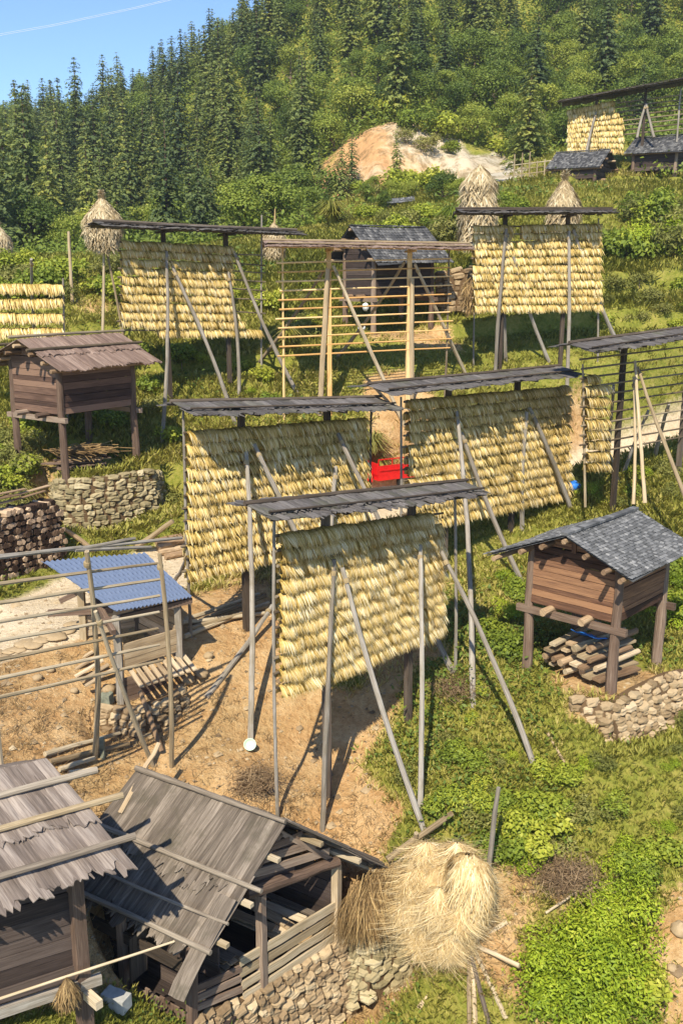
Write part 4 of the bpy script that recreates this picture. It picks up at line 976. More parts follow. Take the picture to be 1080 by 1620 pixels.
def stk(px, pyb, pyt, Y, wpx, label, seed, stilts=True, knot=True, prof=None, mat=HAYG, n=2600):
    b = P(px, pyb, Y); t = P(px, pyt, Y); H = t[2]-b[2]; d = Y/ray(px, pyb)[1]; Rm = wpx/2*d/FPX
    prof = prof or [(0, Rm*.45), (H*.08, Rm*.8), (H*.35, Rm*.98), (H*.58, Rm), (H*.68, Rm*.82), (H*.86, Rm*.42), (H, Rm*.08)]
    legs = []
    if stilts:
        for a in (.3, 2.4, 4.4):
            q = b+V(math.cos(a)*.55, math.sin(a)*.55, 0); q[2] = T1(q[0], q[1])-.1; legs.append((q, b+V(0,0,.4), W_TAN))
    return straw_stack(label, b, prof, n, H*.16, H*.018, mat, legs, seed=seed, topknot=[(0,Rm*.10),(H*.10,Rm*.13),(H*.17,Rm*.02)] if knot else None)
stk(166, 396, 312, 37.5, 56, 'mushroom-shaped straw stack on thin stilts peering over a dark bark roof', 21)
stk(754, 388, 272, 42.5, 52, 'tall rounded straw stack behind the laden terrace rack, without a tip', 22, False, False, [(0,.62),(.5,.7),(1.6,.72),(2.3,.66),(2.6,.70),(2.9,.45),(3.25,.08)])
stk(888, 378, 283, 43.5, 50, 'cone-topped straw stack behind the laden terrace rack, with a pointed tip', 23, False, True)
stk(2, 412, 355, 47.0, 34, 'straw stack on the terrace beside the tiny far rack', 24, False, True)
stk(434, 408, 352, 39.0, 34, 'straw stack with a thin tip pole peeking out beside the reddish rack roof', 25, False, False)
q = P(434,352,39.0); mb = MB(); mb.pole(q-V(0,0,.4), P(435,330,39.0), .06, .02, 7, .01, mat=0); tag(mb.build('tip_pole', HAY, None, q), 'thin straw-wrapped pole tip rising from the straw stack by the reddish roof', 'pole')
# the big foreground stack
S4 = P(712,1512,14.7); hub = P(738,1500,14.55)
lg = [(G(662,1595), hub, W_PALE), (G(742,1640), hub+V(.03,.1,.3), W_TAN), (G(752,1632), hub+V(.05,0,.2), W_PALE), (G(800,1612), hub+V(.04,.02,.15), W_TAN), (G(775,1625), hub+V(0,-.03,.2), W_DARK),
      (P(821,1528,13.95), hub+V(-.1,.1,.1), PLANK), (P(801,1458,14.75), hub+V(0,0,0), W_PALE), (G(651,1530), P(651,1440,15.2), W_TAN)]
straw_stack('big shaggy pale straw stack propped on splayed poles in front of the green weeds', S4, [(0,.10),(.12,.30),(.40,.36),(.8,.45),(1.2,.47),(1.45,.40),(1.6,.28),(1.68,.10)], 9000, .26, .012, HAY, lg, (-.12,.30), .85, 31, .10, None, .75, legr=.045)
rS4 = [o for o in bpy.data.objects if o.get('label','').startswith('big shaggy')][0]
for i, (px, py, Y, h_, r_1) in enumerate(((660,1392,15.0,.5,.27),(700,1372,15.15,.5,.30),(745,1390,14.8,.6,.28),(655,1440,14.8,.5,.26),(695,1430,14.5,.6,.31),(735,1440,14.4,.56,.28),(672,1478,14.6,.5,.24),(712,1484,14.35,.5,.26),(722,1352,15.1,.42,.22),(675,1350,15.3,.4,.22))):
    v, f, t = straw_arrays(P(px,py,Y)-V(0,0,h_*.55), [(0,.10),(h_*.2,r_1*.68),(h_*.6,r_1*.86),(h_*.85,r_1*.6),(h_,.06)], 3600, .21, .011, 400+i, (0,.05), .9, .22, .6, 1.5)
    link_mesh('straw_sheaf', np_mesh('straw_sheaf', v-np.array(rS4.location), f, t, HAY), rS4)
v, f, t = straw_arrays(P(742,1440,14.45), [(0,.12),(.15,.26),(.55,.36),(.9,.34),(1.05,.1)], 3000, .30, .016, 33, (-.02,.05), .9, .1, .8)
link_mesh('straw_tuft', np_mesh('straw_tuft', v-np.array(rS4.location), f, t, HAY), rS4)
# brown straw sagging between the shed and the stack
r_ = np.random.default_rng(5); n = 3200; a0, a1 = P(628,1372,15.75), P(562,1418,15.35)
f0 = r_.random(n)[:, None]*.85; p0 = a0+(a1-a0)*f0+r_.normal(0,.10,(n,3))*V(1,.6,.8); L_s = r_.uniform(.5, 1.25, n)[:, None]
sd = r_.normal(0, .22, n)[:, None]; p1 = p0+V(-.10,-.30,-.14)*L_s+V(1,0,0)*sd*.4; p2 = p0+V(-.16,-.36,-.75)*L_s+V(1,0,0)*sd*L_s
wv = V(.7,.5,0)*r_.uniform(.006,.014,n)[:, None]; vs = np.stack([p0-wv,p0+wv,p1+wv,p1-wv,p2+wv*.4,p2-wv*.4],1); b = np.arange(n)*6
f = np.concatenate([np.stack([b,b+1,b+2,b+3],-1), np.stack([b+3,b+2,b+4,b+5],-1)]); t = np.tile(np.clip(r_.normal(.45,.25,n),0,1),2)
tag(link_mesh('straw_bundle', np_mesh('straw_bundle', vs.reshape(-1,3)-P(590,1450,15.3), f, t, HAYB), None, P(590,1450,15.3)), 'drooping brown straw bundle draped between the open shed and the pale straw stack', 'straw bundle')
# hay stuffed under the far rack corner
v, f, t = straw_arrays(P(744,492,37.6), [(0,.12),(.3,.3),(1.0,.28),(1.5,.1)], 700, .4, .03, 41)
tag(link_mesh('straw_bundle', np_mesh('straw_bundle', v-P(744,492,37.6), f, t, HAYB), None, P(744,492,37.6)), 'brown straw bundle hanging at the end of the laden terrace rack', 'straw bundle')

# ---------------------------------------------------------------- loose poles, logs, planks
def lone(name, label, cat, a, b, r0, r1, mat, group=None, bend=.02):
    mb = MB(); mb.pole(a, b, r0, r1, 9, bend); return tag(mb.build(name, mat, None, (np.asarray(a)+np.asarray(b))/2-V(0,0,r0)), label, cat, group, 'thing')
up1 = lambda p, h=.05: p+V(0,0,h)
lone('wooden_pole', 'tall bare pole standing on the terrace between the left laden rack and the straw stack'.replace('left ', 'low '), 'pole', G(115,480)-V(0,0,.2), P(109,366,40.2), .07, .06, W_PALE)
lone('wooden_pole', 'grey pole standing upright out of the weeds behind the pale straw stack', 'pole', P(768,1385,15.1)-V(0,0,.9), P(788,1246,15.1), .055, .04, W_GREY)
lone('wooden_pole', 'loose pole lying on the grass near the farthest foot of the nearest rack', 'pole', up1(G(865,1162)), up1(G(906,1236)), .035, .03, PLANK)
lone('wooden_beam', 'beam sloping up out of the ground beside the big straw stack', 'beam', P(612,1360,15.6), P(715,1294,16.2)+V(0,0,.1), .06, .055, W_TAN)
lone('wooden_post', 'short stub post next to the sloping beam', 'post', G(658,1350)-V(0,0,.3), P(658,1318,15.8), .05, .045, W_TAN)
lone('wooden_pole', 'thin stick slanting through the dry brush above the bright weeds', 'pole', up1(G(862,1452),.1), up1(G(922,1418),.2), .025, .02, PLANK)
lone('wooden_pole', 'pale stick lying beside the leafy bright weeds, the longer of two', 'pole', up1(G(848,1532)), up1(G(895,1605)), .04, .03, PLANK)
lone('wooden_pole', 'pale thin upright stick beside the leafy bright weeds, the straighter of two', 'pole', up1(G(878,1612)), P(867,1545,13.9), .03, .025, W_PALE)
lone('wooden_beam', 'rotten brown timber leaning down the bank below the blue-roofed hut', 'timber', up1(G(256,1195),.1), P(222,1100,18.3)+V(0,0,.1), .06, .05, LOG)
for i, (x0, y0, x1, y1) in enumerate(((72,1202,190,1168),(80,1214,205,1185),(95,1226,150,1208),(110,1232,152,1225))):
    lone('wooden_pole', f'pole lying at the feet of the bare rack by the hut, {ORD[i]} from the hut', 'pole', up1(G(x0,y0),.12), up1(G(x1,y1),.12), .055, .045, W_TAN, 'poles lying by the bare rack')
for i, (x0, y0, x1, y1) in enumerate(((292,1012,425,958),(296,1004,424,966),(290,996,424,974),(300,992,420,950),(294,988,410,944))):
    lone('wooden_pole', f'long pole lying behind the blue-roofed hut, {ORD[i]} down the heap', 'pole', up1(G(x0,y0),.08+.05*(i%3)), up1(G(x1,y1),.08+.05*(i%2)), .06, .05, W_TAN, 'poles heaped behind the hut')
for i, (x0, y0, x1, y1) in enumerate(((246,862,288,852),(250,872,290,860),(252,880,292,872),(248,868,290,864),(262,886,292,880))):
    lone('log', f'log lying on the path bank beside the laden rack, {ORD[i]} in the heap', 'log', up1(G(x0,y0),.1+.1*(i==3)), up1(G(x1,y1),.1+.1*(i==3)), .10, .09, LOG, 'logs heaped by the path')
lone('wooden_pole', 'pole slanting upward from the log heap by the path', 'pole', up1(G(214,872),.1), P(274,824,26.9), .09, .07, W_TAN)
lone('wooden_pole', 'dark pole leaning beside the tall woodpile', 'pole', up1(G(150,872),.0), P(104,838,25.6), .08, .06, LOG)
# logs and planks under the tiled granary
rk = random.Random(4); gx_ = unit((HG[2]-HG[0])*V(1,1,0)); lx_ = unit((HG[1]-HG[0])*V(1,1,0)); z0 = HG[0][2]
names_ = 0
for row in range(4):
    for i in range(7-row):
        a = HG[0]+lx_*(.35+.24*i+.12*row)+V(0,0,.1+.19*row); st = rk.uniform(-.1,.25); ln = rk.uniform(1.3,2.0); d = unit(gx_+V(rk.uniform(-.1,.1), rk.uniform(-.1,.1), rk.uniform(-.03,.03)))
        if rk.random() < .45:
            mb = MB(); mb.beam(a+d*st, a+d*(st+ln), rk.uniform(.14,.24), .06, jit=.006, segs=3); nm, ct = 'wooden_plank', 'plank'
        else:
            mb = MB(); r0 = rk.uniform(.06,.10); mb.pole(a+d*st, a+d*(st+ln), r0, r0*.9, 9, .01); nm, ct = 'log', 'log'
        tag(mb.build(nm, rk.choice([LOG, PLANK, W_TAN]), None, a), f'{ct} stacked beneath the tiled granary, {ORD[i]} in the {ORD[row]} layer up', ct, 'timber under the tiled granary')
# planks heaped under the bark-roofed granary
cU = (HU[1]+HU[2])/2; cU = lerp(cU, HU[0], .25); zU = (HU[0][2]+HU[1][2]+HU[2][2])/3
for i in range(26):
    an = rk.uniform(-.5,.45)+.35; h = .06+.045*(i//2)*(.6 if i > 14 else 1); ln = rk.uniform(1.2,2.3)*(1-.012*i); d = V(math.cos(an), math.sin(an)*.6, rk.uniform(-.06,.06)); a = cU+V(rk.uniform(-.25,.35), rk.uniform(-.5,.3), 0); a[2] = zU+h
    mb = MB(); mb.beam(a-d*ln/2-V(0,0,.04), a+d*ln/2, rk.uniform(.1,.2), .03, jit=.01, segs=3)
    tag(mb.build('wooden_plank', rk.choice([W_POST, W_POST, LOG, FIREW]), None, a), f'old board heaped under the bark-roofed granary, {ORD[i]} from the bottom', 'board', 'boards under the bark-roofed granary')
a = zU+.62; qy = cU+V(.1,-.1,0)
r_ = np.random.default_rng(8); n = 260; p0 = np.stack([qy[0]+r_.normal(-.1,.35,n), qy[1]+r_.normal(0,.25,n), zU+.62+r_.normal(0,.05,n)],-1); d = np.stack([r_.normal(.5,.25,n), r_.normal(-.15,.2,n), r_.normal(-.02,.1,n)],-1); wv = V(0,.02,.008)
vs = np.stack([p0-wv,p0+wv,p0+d+wv,p0+d-wv],1).reshape(-1,3); f = np.arange(n*4).reshape(-1,4)
tag(link_mesh('reed_bundle', np_mesh('reed_bundle', vs-qy, f, r_.random(n)*.7, HAYB), None, qy), 'yellow reeds lying on top of the board heap under the granary', 'reeds')
# the woodpile
wp0, wp1 = P(-40,900,22.6), P(104,872,25.2); wd_ = unit((wp1-wp0)*V(1,1,0)); wn = V(wd_[1], -wd_[0], 0); zb = min(T1(*wp0[:2]), T1(*wp1[:2]))+.05
LOGM = []
for i in range(5):
    mb = MB(); ns = rk.choice([5,6,7]); r0 = rk.uniform(.075,.10)
    mb.tube([V(0,0,0), V(0,.5,0)], [r0, r0*.95], ns, .15+.18*i, 0, wob=.3); o = mb.build('firewood_log', FIREW, None); LOGM.append(o.data); bpy.data.objects.remove(o)
Lw = np.linalg.norm((wp1-wp0)[:2]); ncol = 27; cnt = 0
for row in range(11):
    for i in range(ncol):
        s_ = Lw*(i+.5+.5*(row%2))/ncol; zt = .165*row+.08
        gz0 = T1(*(wp0+wd_*s_)[:2]); topz = zb+1.85*(1-.25*(s_/Lw > .93))
        z = gz0+zt
        if z > topz+.15*math.sin(i*.5) : continue
        if cnt >= 297: break
        c = wp0*V(1,1,0)+wd_*s_+wn*random.uniform(-.05,.05)+V(0,0,z)
        o = link_mesh('firewood_log', random.choice(LOGM), None, c, (random.uniform(-.06,.06), random.uniform(0,6.28), math.atan2(-wn[1], -wn[0])-math.pi/2+random.uniform(-.08,.08)), random.uniform(.7,1.2))
        tag(o, f'split firewood log, {ORD[i]} along the {ORD[row]} layer of the tall woodpile', 'firewood', 'firewood in the woodpile'); cnt += 1
for i in range(9):
    a = wp0*V(1,1,0)+wd_*Lw*random.uniform(.0,.75)-wn*random.uniform(.1,.5)+V(0,0,zb+1.92+.03*i)
    mb = MB(); mb.beam(a, a+wd_*random.uniform(.8,1.6)+V(0,0,random.uniform(-.05,.05)), .14, .025); tag(mb.build('wooden_plank', LOG, None, a), f'thin board covering the tall woodpile, {ORD[i]} from the bottom', 'board', 'boards covering the woodpile')

# ---------------------------------------------------------------- red cargo tricycle
def trike():
    c = G(598,772); yaw = math.radians(28); fx = V(-math.cos(yaw), -math.sin(yaw), 0); sx = V(fx[1], -fx[0], 0)   # fx: forward
    root = thing('cargo_tricycle', c, 'bright red motor cargo tricycle parked on the path under the racks', 'cargo tricycle')
    q = lambda f, s, z: c+fx*f+sx*s+V(0,0,z)
    bx = lambda mb, f0, f1, s0, s1, z0, z1: mb.beam(q(f0,(s0+s1)/2,(z0+z1)/2), q(f1,(s0+s1)/2,(z0+z1)/2), abs(s1-s0), z1-z0, tint=.5)
    mb = MB(); bx(mb,-1.25,.35,-.6,.6,.40,.60)
    for s in (-.6,.57): bx(mb,-1.25,.35,s,s+.03,.6,.92)
    bx(mb,-1.27,-1.24,-.6,.6,.6,.92); bx(mb,.35,.38,-.6,.6,.6,1.0); mb.build('cargo_bed', RED, root)
    mb = MB()
    for s in (-.6,.6):
        mb.beam(q(-1.25,s,1.14), q(.35,s,1.14), .035,.035)
        for f in (-1.25,-.72,-.2,.35): mb.beam(q(f,s,.9), q(f,s,1.14), .03,.03)
        mb.beam(q(-1.2,s*1.02,.76), q(.3,s*1.02,.76), .04,.04)
    mb.build('side_rail', RED, root)
    for s in (-.5,.5):
        mb = MB(); mb.tube([q(-.75,s-.06,.28), q(-.75,s+.06,.28)], .28, 18, .5); wh = mb.build('wheel', BLACK, root); mb = MB(); mb.tube([q(-.75,s-.065,.28), q(-.75,s+.065,.28)], .15, 14); mb.build('rim', STEEL, wh)
    mb = MB(); mb.tube([q(1.35,-.05,.28), q(1.35,.05,.28)], .28, 18, .5); wh = mb.build('wheel', BLACK, root); mb = MB(); mb.tube([q(1.35,-.055,.28), q(1.35,.055,.28)], .15, 14); mb.build('rim', STEEL, wh)
    mb = MB(); bx(mb,.4,1.0,-.3,.3,.32,.5); bx(mb,.4,.75,-.32,.32,.5,.72); mb.build('engine_body', RED, root)
    mb = MB(); bx(mb,.42,.85,-.25,.25,.72,.80); mb.build('seat', BLACK, root)
    mb = MB(); mb.beam(q(1.0,0,1.02), q(1.35,0,.28), .1,.1); mb.build('fork', BLACK, root)
    mb = MB(); mb.sheet(np.array([[q(1.05+.5*math.sin(a)*.7, s, .62+.0*a+.02+.10*math.cos(a*1.2)) for a in (-.9,-.4,.1,.6,1.0)] for s in (-.17,0,.17)]), .02); mb.build('mudguard', RED, root)
    mb = MB(); bx(mb,1.0,1.12,-.3,.3,.62,1.05); mb.build('front_shield', RED, root)
    mb = MB(); mb.pole(q(.92,-.42,1.08), q(.92,.42,1.08), .02,.02,7,0); mb.build('handlebar', BLACK, root)
    mb = MB(); mb.tube([q(1.12,0,.92), q(1.2,0,.92)], [.09,.1], 12); mb.build('headlight', STEEL, root)
trike()

# ---------------------------------------------------------------- small things
def lathe(prof, c, n=18):
    vs = []; fs = []; m = len(prof)
    for z, r in prof:
        for j in range(n): vs.append(c+V(r*math.cos(6.2832*j/n), r*math.sin(6.2832*j/n), z))
    for i in range(m-1):
        for j in range(n): fs.append([i*n+j, i*n+(j+1)%n, (i+1)*n+(j+1)%n, (i+1)*n+j])
    return vs, fs
c = G(396,1184); tl = unit(V(.05,-.75,.65)); mb = MB(); vs, fs = lathe([(.0,.02),(.0,.09),(.05,.125),(.09,.135),(.085,.12),(.05,.11),(.015,.08),(.012,.01)], V(0,0,0))
ax = unit(np.cross(V(0,0,1), tl)); bx_ = np.cross(tl, ax); vs = [c+V(0,-.05,.10)+ax*v[0]+bx_*v[1]+tl*v[2] for v in vs]; mb.add(vs, fs, None, .5)
tag(mb.build('enamel_bowl', CELADON, None, c, True), 'pale green enamel bowl tipped on the bare earth at a pole foot', 'bowl')
def bag(name, label, cat, c, r, mat, seed, sq=.7):
    rr = random.Random(seed); mb = MB(); vs = []; fs = []; n, m = 14, 9
    for i in range(m):
        th = math.pi*(i+.02)/(m-.96)
        for j in range(n):
            a = 6.2832*j/n; k_ = r*(1+rr.uniform(-.16,.16)); vs.append(c+V(k_*math.sin(th)*math.cos(a), k_*math.sin(th)*math.sin(a), r*sq+k_*sq*math.cos(th)))
    for i in range(m-1):
        for j in range(n): fs.append([i*n+j, i*n+(j+1)%n, (i+1)*n+(j+1)%n, (i+1)*n+j])
    mb.add(vs, fs, None, .5); return tag(mb.build(name, mat, None, c, True), label, cat)
bag('plastic_bag', 'crumpled blue plastic bag on the bank at the corner of the laden rack', 'bag', G(906,778), .22, BLUEP, 2, .8)
bag('white_sack', 'white sack hanging under the floor of the dark tiled granary', 'sack', P(578,492,38.6), .13, WHITE, 3, 1.2)
bag('white_sack', 'white sack resting on the ground by the posts of the dark tiled granary', 'sack', P(572,524,38.5), .15, WHITE, 4, .9)
mb = MB(); q = HG[0]+lx_*1.05+gx_*.75+V(0,0,.78); mb.sheet(np.array([[q+lx_*(.13*a)+gx_*(.12*b)+V(0,0,random.uniform(-.03,.05)-.05*b) for b in range(-3,4)] for a in range(-2,3)]), .02)
tag(mb.build('blue_tarp', BLUEP, None, q), 'blue plastic tarp on the timber beneath the tiled granary', 'tarp')
# block, hanging broom, pole
c = G(185,1592); mb = MB(); d = unit(V(.8,-.35,0)); mb.beam(c+V(0,0,.12)-d*.22, c+V(0,0,.12)+d*.22, .24, .24, jit=.01, segs=4); tag(mb.build('concrete_block', CONC, None, c), 'grey concrete block on the ground in front of the picket wall', 'block')
lone('bamboo_pole', 'long thin pole reaching from the brown hut to the shed eave', 'pole', P(-30,1590,11.5), P(276,1489,12.75), .022, .018, W_PALE, None, .01)
q = P(106,1550,11.95); v, f, t = straw_arrays(q-V(0,0,.40), [(0,.05),(.08,.13),(.22,.15),(.33,.09),(.42,.03)], 500, .14, .012, 51, (0,0), 1, .12, .9)
tag(link_mesh('broom_head', np_mesh('broom_head', v-q, f, t, HAYB), None, q), 'dry brown sorghum bunch hanging from the thin pole by the hut', 'broom')
for i, (px, py, r0) in enumerate(((172,1095,.16),(190,1108,.14),(205,1142,.13),(262,1108,.15),(286,1092,.14),(298,1080,.16),(318,1070,.17),(80,1062,.10),(118,1095,.09),(60,1075,.11),(140,1078,.10),(330,1040,.12))):
    c = G(px, py); bag('stone', f'loose {"pale" if i > 6 else "brown"} stone below the blue-roofed hut, {ORD[i]} of the scatter', 'stone', c-V(0,0,r0*.3), r0, STONE if i < 7 else STONEP, 60+i, .7)
bag('boulder', 'pale boulder among the bare soil at the edge of the bright weeds', 'boulder', G(1076,1470)-V(0,0,.12), .18, STONEP, 80, .7)
bag('boulder', 'small tan boulder below the pale one at the edge of the bright weeds', 'boulder', G(1062,1532)-V(0,0,.05), .09, STONEP, 81, .7)
bag('stone', 'dark round stone beside the thin end pole of the nearest rack', 'stone', G(428,1252)-V(0,0,.05), .11, TILED, 82, .7)
mb = MB(); c = G(163,1198); mb.beam(c-V(0,0,.1), c+V(.0,.02,.42), .11, .09, jit=.008, segs=4); tag(mb.build('stone_post', GREENP, None, c), 'stubby grey-green post beside the bare rack foot', 'post')
mb = MB(); c = G(168,1115); mb.beam(c-V(.1,0,-.15), c+V(.14,-.05,.17), .22, .22, jit=.02, segs=4); tag(mb.build('wooden_crate', GREENP, None, c), 'old grey-green box under the corner of the blue-roofed hut', 'box')
# flat slabs edging the path
for i in range(14):
    c = G(-10+i*12.5+random.uniform(-4,4), 1040-i*4.6+random.uniform(-7,7)); bag('slab_stone', f'flat pale slab at the path edge, {ORD[i]} from the bare rack outer end', 'slab', c-V(0,0,.03), random.uniform(.16,.28), STONEP, 90+i, .22)
# rail fence on the upper terrace
fr = thing('rail_fence', G(800,286), 'thin rail fence on the upper terrace beside the low dark granary', 'fence')
P0, P1 = [], []
for i in range(6):
    px = 812+i*12; b = P(px, 288-i*1.5, 63.0); b[2] = T1(b[0], b[1])-.1; mb = MB(); mb.pole(b, b+V(0,0,1.9 if i < 3 else 1.3), .045, .04, 6, .01); mb.build('fence_post', W_TAN, fr); P0.append(b)
for k_ in range(4): mb = MB(); mb.pole(P0[0]+V(0,0,.35+.3*k_), P0[-1]+V(.6,0,.35+.3*k_), .03, .03, 6, .01); mb.build('fence_rail', W_TAN, fr)
# half-hidden low roofs on the slope
for (x0,y0,x1,y1,Y,lab) in ((612,322,656,318,64.0,'low grey tiled roof of a shelter half hidden in the grass below the orange cliff'), (778,291,812,290,66.0,'small grey tiled shelter roof behind the tall straw stack')):
    a, b = P(x0,y0,Y), P(x1,y1,Y+.3); rt = thing('field_shelter', ((a+b)/2)*V(1,1,0)+V(0,0,T1(*((a+b)/2)[:2])), lab, 'shelter'); mb = MB(); bkv = V(0,.9,0)
    tile_slope(mb, a+bkv+V(0,0,.35), b+bkv+V(0,0,.35), a, b, 14, 4); tile_slope(mb, a+bkv+V(0,0,.35), b+bkv+V(0,0,.35), a+bkv*2, b+bkv*2, 14, 4); mb.build('roof', TILE, rt)
    for q in (a+V(.1,.15,0), b+V(-.1,.15,0), a+V(.1,1.6,0), b+V(-.1,1.6,0)): mb = MB(); mb.beam(V(q[0],q[1],T1(q[0],q[1])-.2), q+V(0,0,.02), .1, .1); mb.build('post', W_DARK, rt)
# two thin overhead wires crossing the sky
for i, lab in enumerate(('upper of two thin pale wires crossing the sky', 'lower of two thin pale wires crossing the sky')):
    a, b = P(-200,85+i*3,150), P(330,-16+i*2,170); mb = MB(); mb.tube([a, lerp(a,b,.25)-V(0,0,.5), lerp(a,b,.5)-V(0,0,.7), lerp(a,b,.75)-V(0,0,.5), b], .022, 5); tag(mb.build('power_line', WHITE, None, (a+b)/2), lab, 'wire')
# ---------------------------------------------------------------- vegetation
def proj(p):
    x, y, z = p[..., 0], p[..., 1], p[..., 2]-ZC
    dpt = y*CP-z*SP; return 540+FPX*x/dpt, 810-FPX*(y*SP+z*CP)/dpt
def leaf_quads(c, nrm, size, r, asp=.5, tilt=.6):
    """one bent diamond-like leaf quad per centre"""
    n = len(c); d = nrm+r.normal(0, tilt, (n, 3)); d /= np.linalg.norm(d, axis=1, keepdims=True)+1e-9
    a = r.normal(0, 1, (n, 3)); a -= d*(a*d).sum(1, keepdims=True); a /= np.linalg.norm(a, axis=1, keepdims=True)+1e-9; b = np.cross(d, a)
    s = (size*r.uniform(.6, 1.4, n))[:, None]
    v = np.stack([c-a*s, c-b*s*asp+d*s*.12, c+a*s, c+b*s*asp+d*s*.12], 1).reshape(-1, 3); return v, np.arange(n*4).reshape(-1, 4)
def crown_mesh(name, lobes, n, size, seed, mat, asp=.55):
    r = np.random.default_rng(seed); wts = np.array([l[3]**2 for l in lobes]); k = r.choice(len(lobes), n, p=wts/wts.sum()); L = np.array(lobes)[k]
    d = r.normal(0, 1, (n, 3)); d[:, 2] = np.abs(d[:, 2])*np.where(r.random(n) < .8, 1, -1); d /= np.linalg.norm(d, axis=1, keepdims=True)
    # clumpy shells: push leaves into tufts
    rad = L[:, 3]*(r.uniform(.55, 1.08, n)); kk = 1+.22*np.sin(d[:, 0]*7+seed)*np.sin(d[:, 1]*6+k)*np.sin(d[:, 2]*7)
    c = L[:, :3]+d*(rad*kk)[:, None]*np.array([1, 1, .85]); v, f = leaf_quads(c, d+V(0,0,.5), size, r, asp)
    lt = r.uniform(.2, .8, len(lobes))
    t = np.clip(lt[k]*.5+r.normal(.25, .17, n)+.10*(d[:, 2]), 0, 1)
    return np_mesh(name, v, f, t, mat)
def fir_mesh(seed, H=10.0, R=1.9, mat=FIRLEAF, whorls=26, dens=1.0):
    r = np.random.default_rng(seed); C = []; N = []; S = []; Tt = []
    for w_ in range(whorls):
        f = (w_+r.uniform(-.3,.3))/whorls; f = min(.985, max(.0, f)); z = H*(.10+.90*f); rr = R*(1-f)**.72*r.uniform(.72, 1.15)+.12
        nb = int(5+4*(1-f)); a0 = r.uniform(0, 6.28); wt = r.uniform(.2,.7)
        for b in range(nb):
            a = a0+6.283*b/nb+r.uniform(-.3,.3); L = rr*r.uniform(.6, 1.15); m = max(2, int(L*8.5*dens)); tt = wt+r.uniform(-.2,.2)
            for j in range(m):
                q = (j+.6)/m; dr = .10*L-.34*L*q*q+.10*L*q
                for s_ in (-1, 1):
                    ww = .42*L*(1-q)*q*1.6
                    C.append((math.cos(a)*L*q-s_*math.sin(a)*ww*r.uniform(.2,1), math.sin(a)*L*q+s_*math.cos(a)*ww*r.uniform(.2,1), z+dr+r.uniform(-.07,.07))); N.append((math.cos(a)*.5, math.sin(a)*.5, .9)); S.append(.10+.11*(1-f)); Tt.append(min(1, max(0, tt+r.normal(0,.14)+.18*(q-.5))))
    C = np.array(C); v, fq = leaf_quads(C, np.array(N), np.array(S), r, .5, .35); return np_mesh('fir_crown', v, fq, np.array(Tt), mat)
def trunk_mesh(H, r0, name='trunk'):
    mb = MB(); mb.pole(V(0,0,-.6), V(0,0,H), r0, r0*.15, 7, .01, segs=6); o = mb.build(name, W_POST); m = o.data; bpy.data.objects.remove(o); return m
def limbs_mesh(lobes, r0, top=1.0):
    mb = MB(); mb.pole(V(0,0,-.4), V(0,0,top), r0, r0*.8, 7, .02)
    for l in lobes[:6]: mb.pole(V(0,0,top*.6), V(l[0],l[1],l[2]), r0*.55, r0*.15, 6, .04)
    o = mb.build('trunk', W_POST); m = o.data; bpy.data.objects.remove(o); return m
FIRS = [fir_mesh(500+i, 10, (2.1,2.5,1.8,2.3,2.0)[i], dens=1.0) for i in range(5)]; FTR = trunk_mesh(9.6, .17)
def lobes_(seed, n=8, R=1.5, H=3.6):
    r = random.Random(seed); return [(r.uniform(-1,1)*R*.75, r.uniform(-1,1)*R*.75, H*r.uniform(.3,.78), R*r.uniform(.38,.68)) for _ in range(n)]
LB = [lobes_(600+i, 9) for i in range(5)]
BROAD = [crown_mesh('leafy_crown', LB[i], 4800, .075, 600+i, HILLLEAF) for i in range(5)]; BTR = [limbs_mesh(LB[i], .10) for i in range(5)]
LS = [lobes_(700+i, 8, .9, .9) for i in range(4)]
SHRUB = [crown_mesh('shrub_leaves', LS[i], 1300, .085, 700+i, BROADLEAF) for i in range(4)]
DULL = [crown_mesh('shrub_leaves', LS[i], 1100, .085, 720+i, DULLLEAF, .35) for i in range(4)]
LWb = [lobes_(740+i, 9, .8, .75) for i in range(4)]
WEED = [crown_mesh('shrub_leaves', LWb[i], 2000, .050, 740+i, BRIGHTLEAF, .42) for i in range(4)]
STEM = limbs_mesh([(.4,.2,.3,1),(-.4,.1,.25,1),(.1,-.4,.3,1),(-.1,.4,.3,1)], .03, .35)
TREES = []
def tree(kind, p, s, label, group):
    cat = 'tree'; root = thing('fir_tree' if kind == 'fir' else 'broadleaf_tree', p, label, cat, group)
    root.rotation_euler = (random.uniform(-.03,.03), random.uniform(-.03,.03), random.uniform(0, 6.28)); root.scale = (s*random.uniform(.85,1.15),)*2+(s,)
    if kind == 'fir': link_mesh('crown', random.choice(FIRS), root); link_mesh('trunk', FTR, root)
    else: i = random.randrange(5); link_mesh('crown', BROAD[i], root); link_mesh('trunk', BTR[i], root)
    return root
rr = random.Random(77); grid = {}; cand = []
def ok(x, y, sp):
    for a in range(int(x//4)-2, int(x//4)+3):
        for b in range(int(y//4)-2, int(y//4)+3):
            for (u, v, s2) in grid.get((a, b), ()):
                if (u-x)**2+(v-y)**2 < ((sp+s2)/2)**2: return False
    return True
def put(x, y, sp): grid.setdefault((int(x//4), int(y//4)), []).append((x, y, sp))
CX = np.array([[rr.uniform(-.46, .46), math.exp(rr.uniform(math.log(64), math.log(205)))] for _ in range(9000)])
px_x = CX[:, 0]*CX[:, 1]; px_y = CX[:, 1]; hz = T(px_x, px_y); csd = sdf(CLIFF, px_x, px_y)
ppx, ppy = proj(np.stack([px_x, px_y, hz], -1))
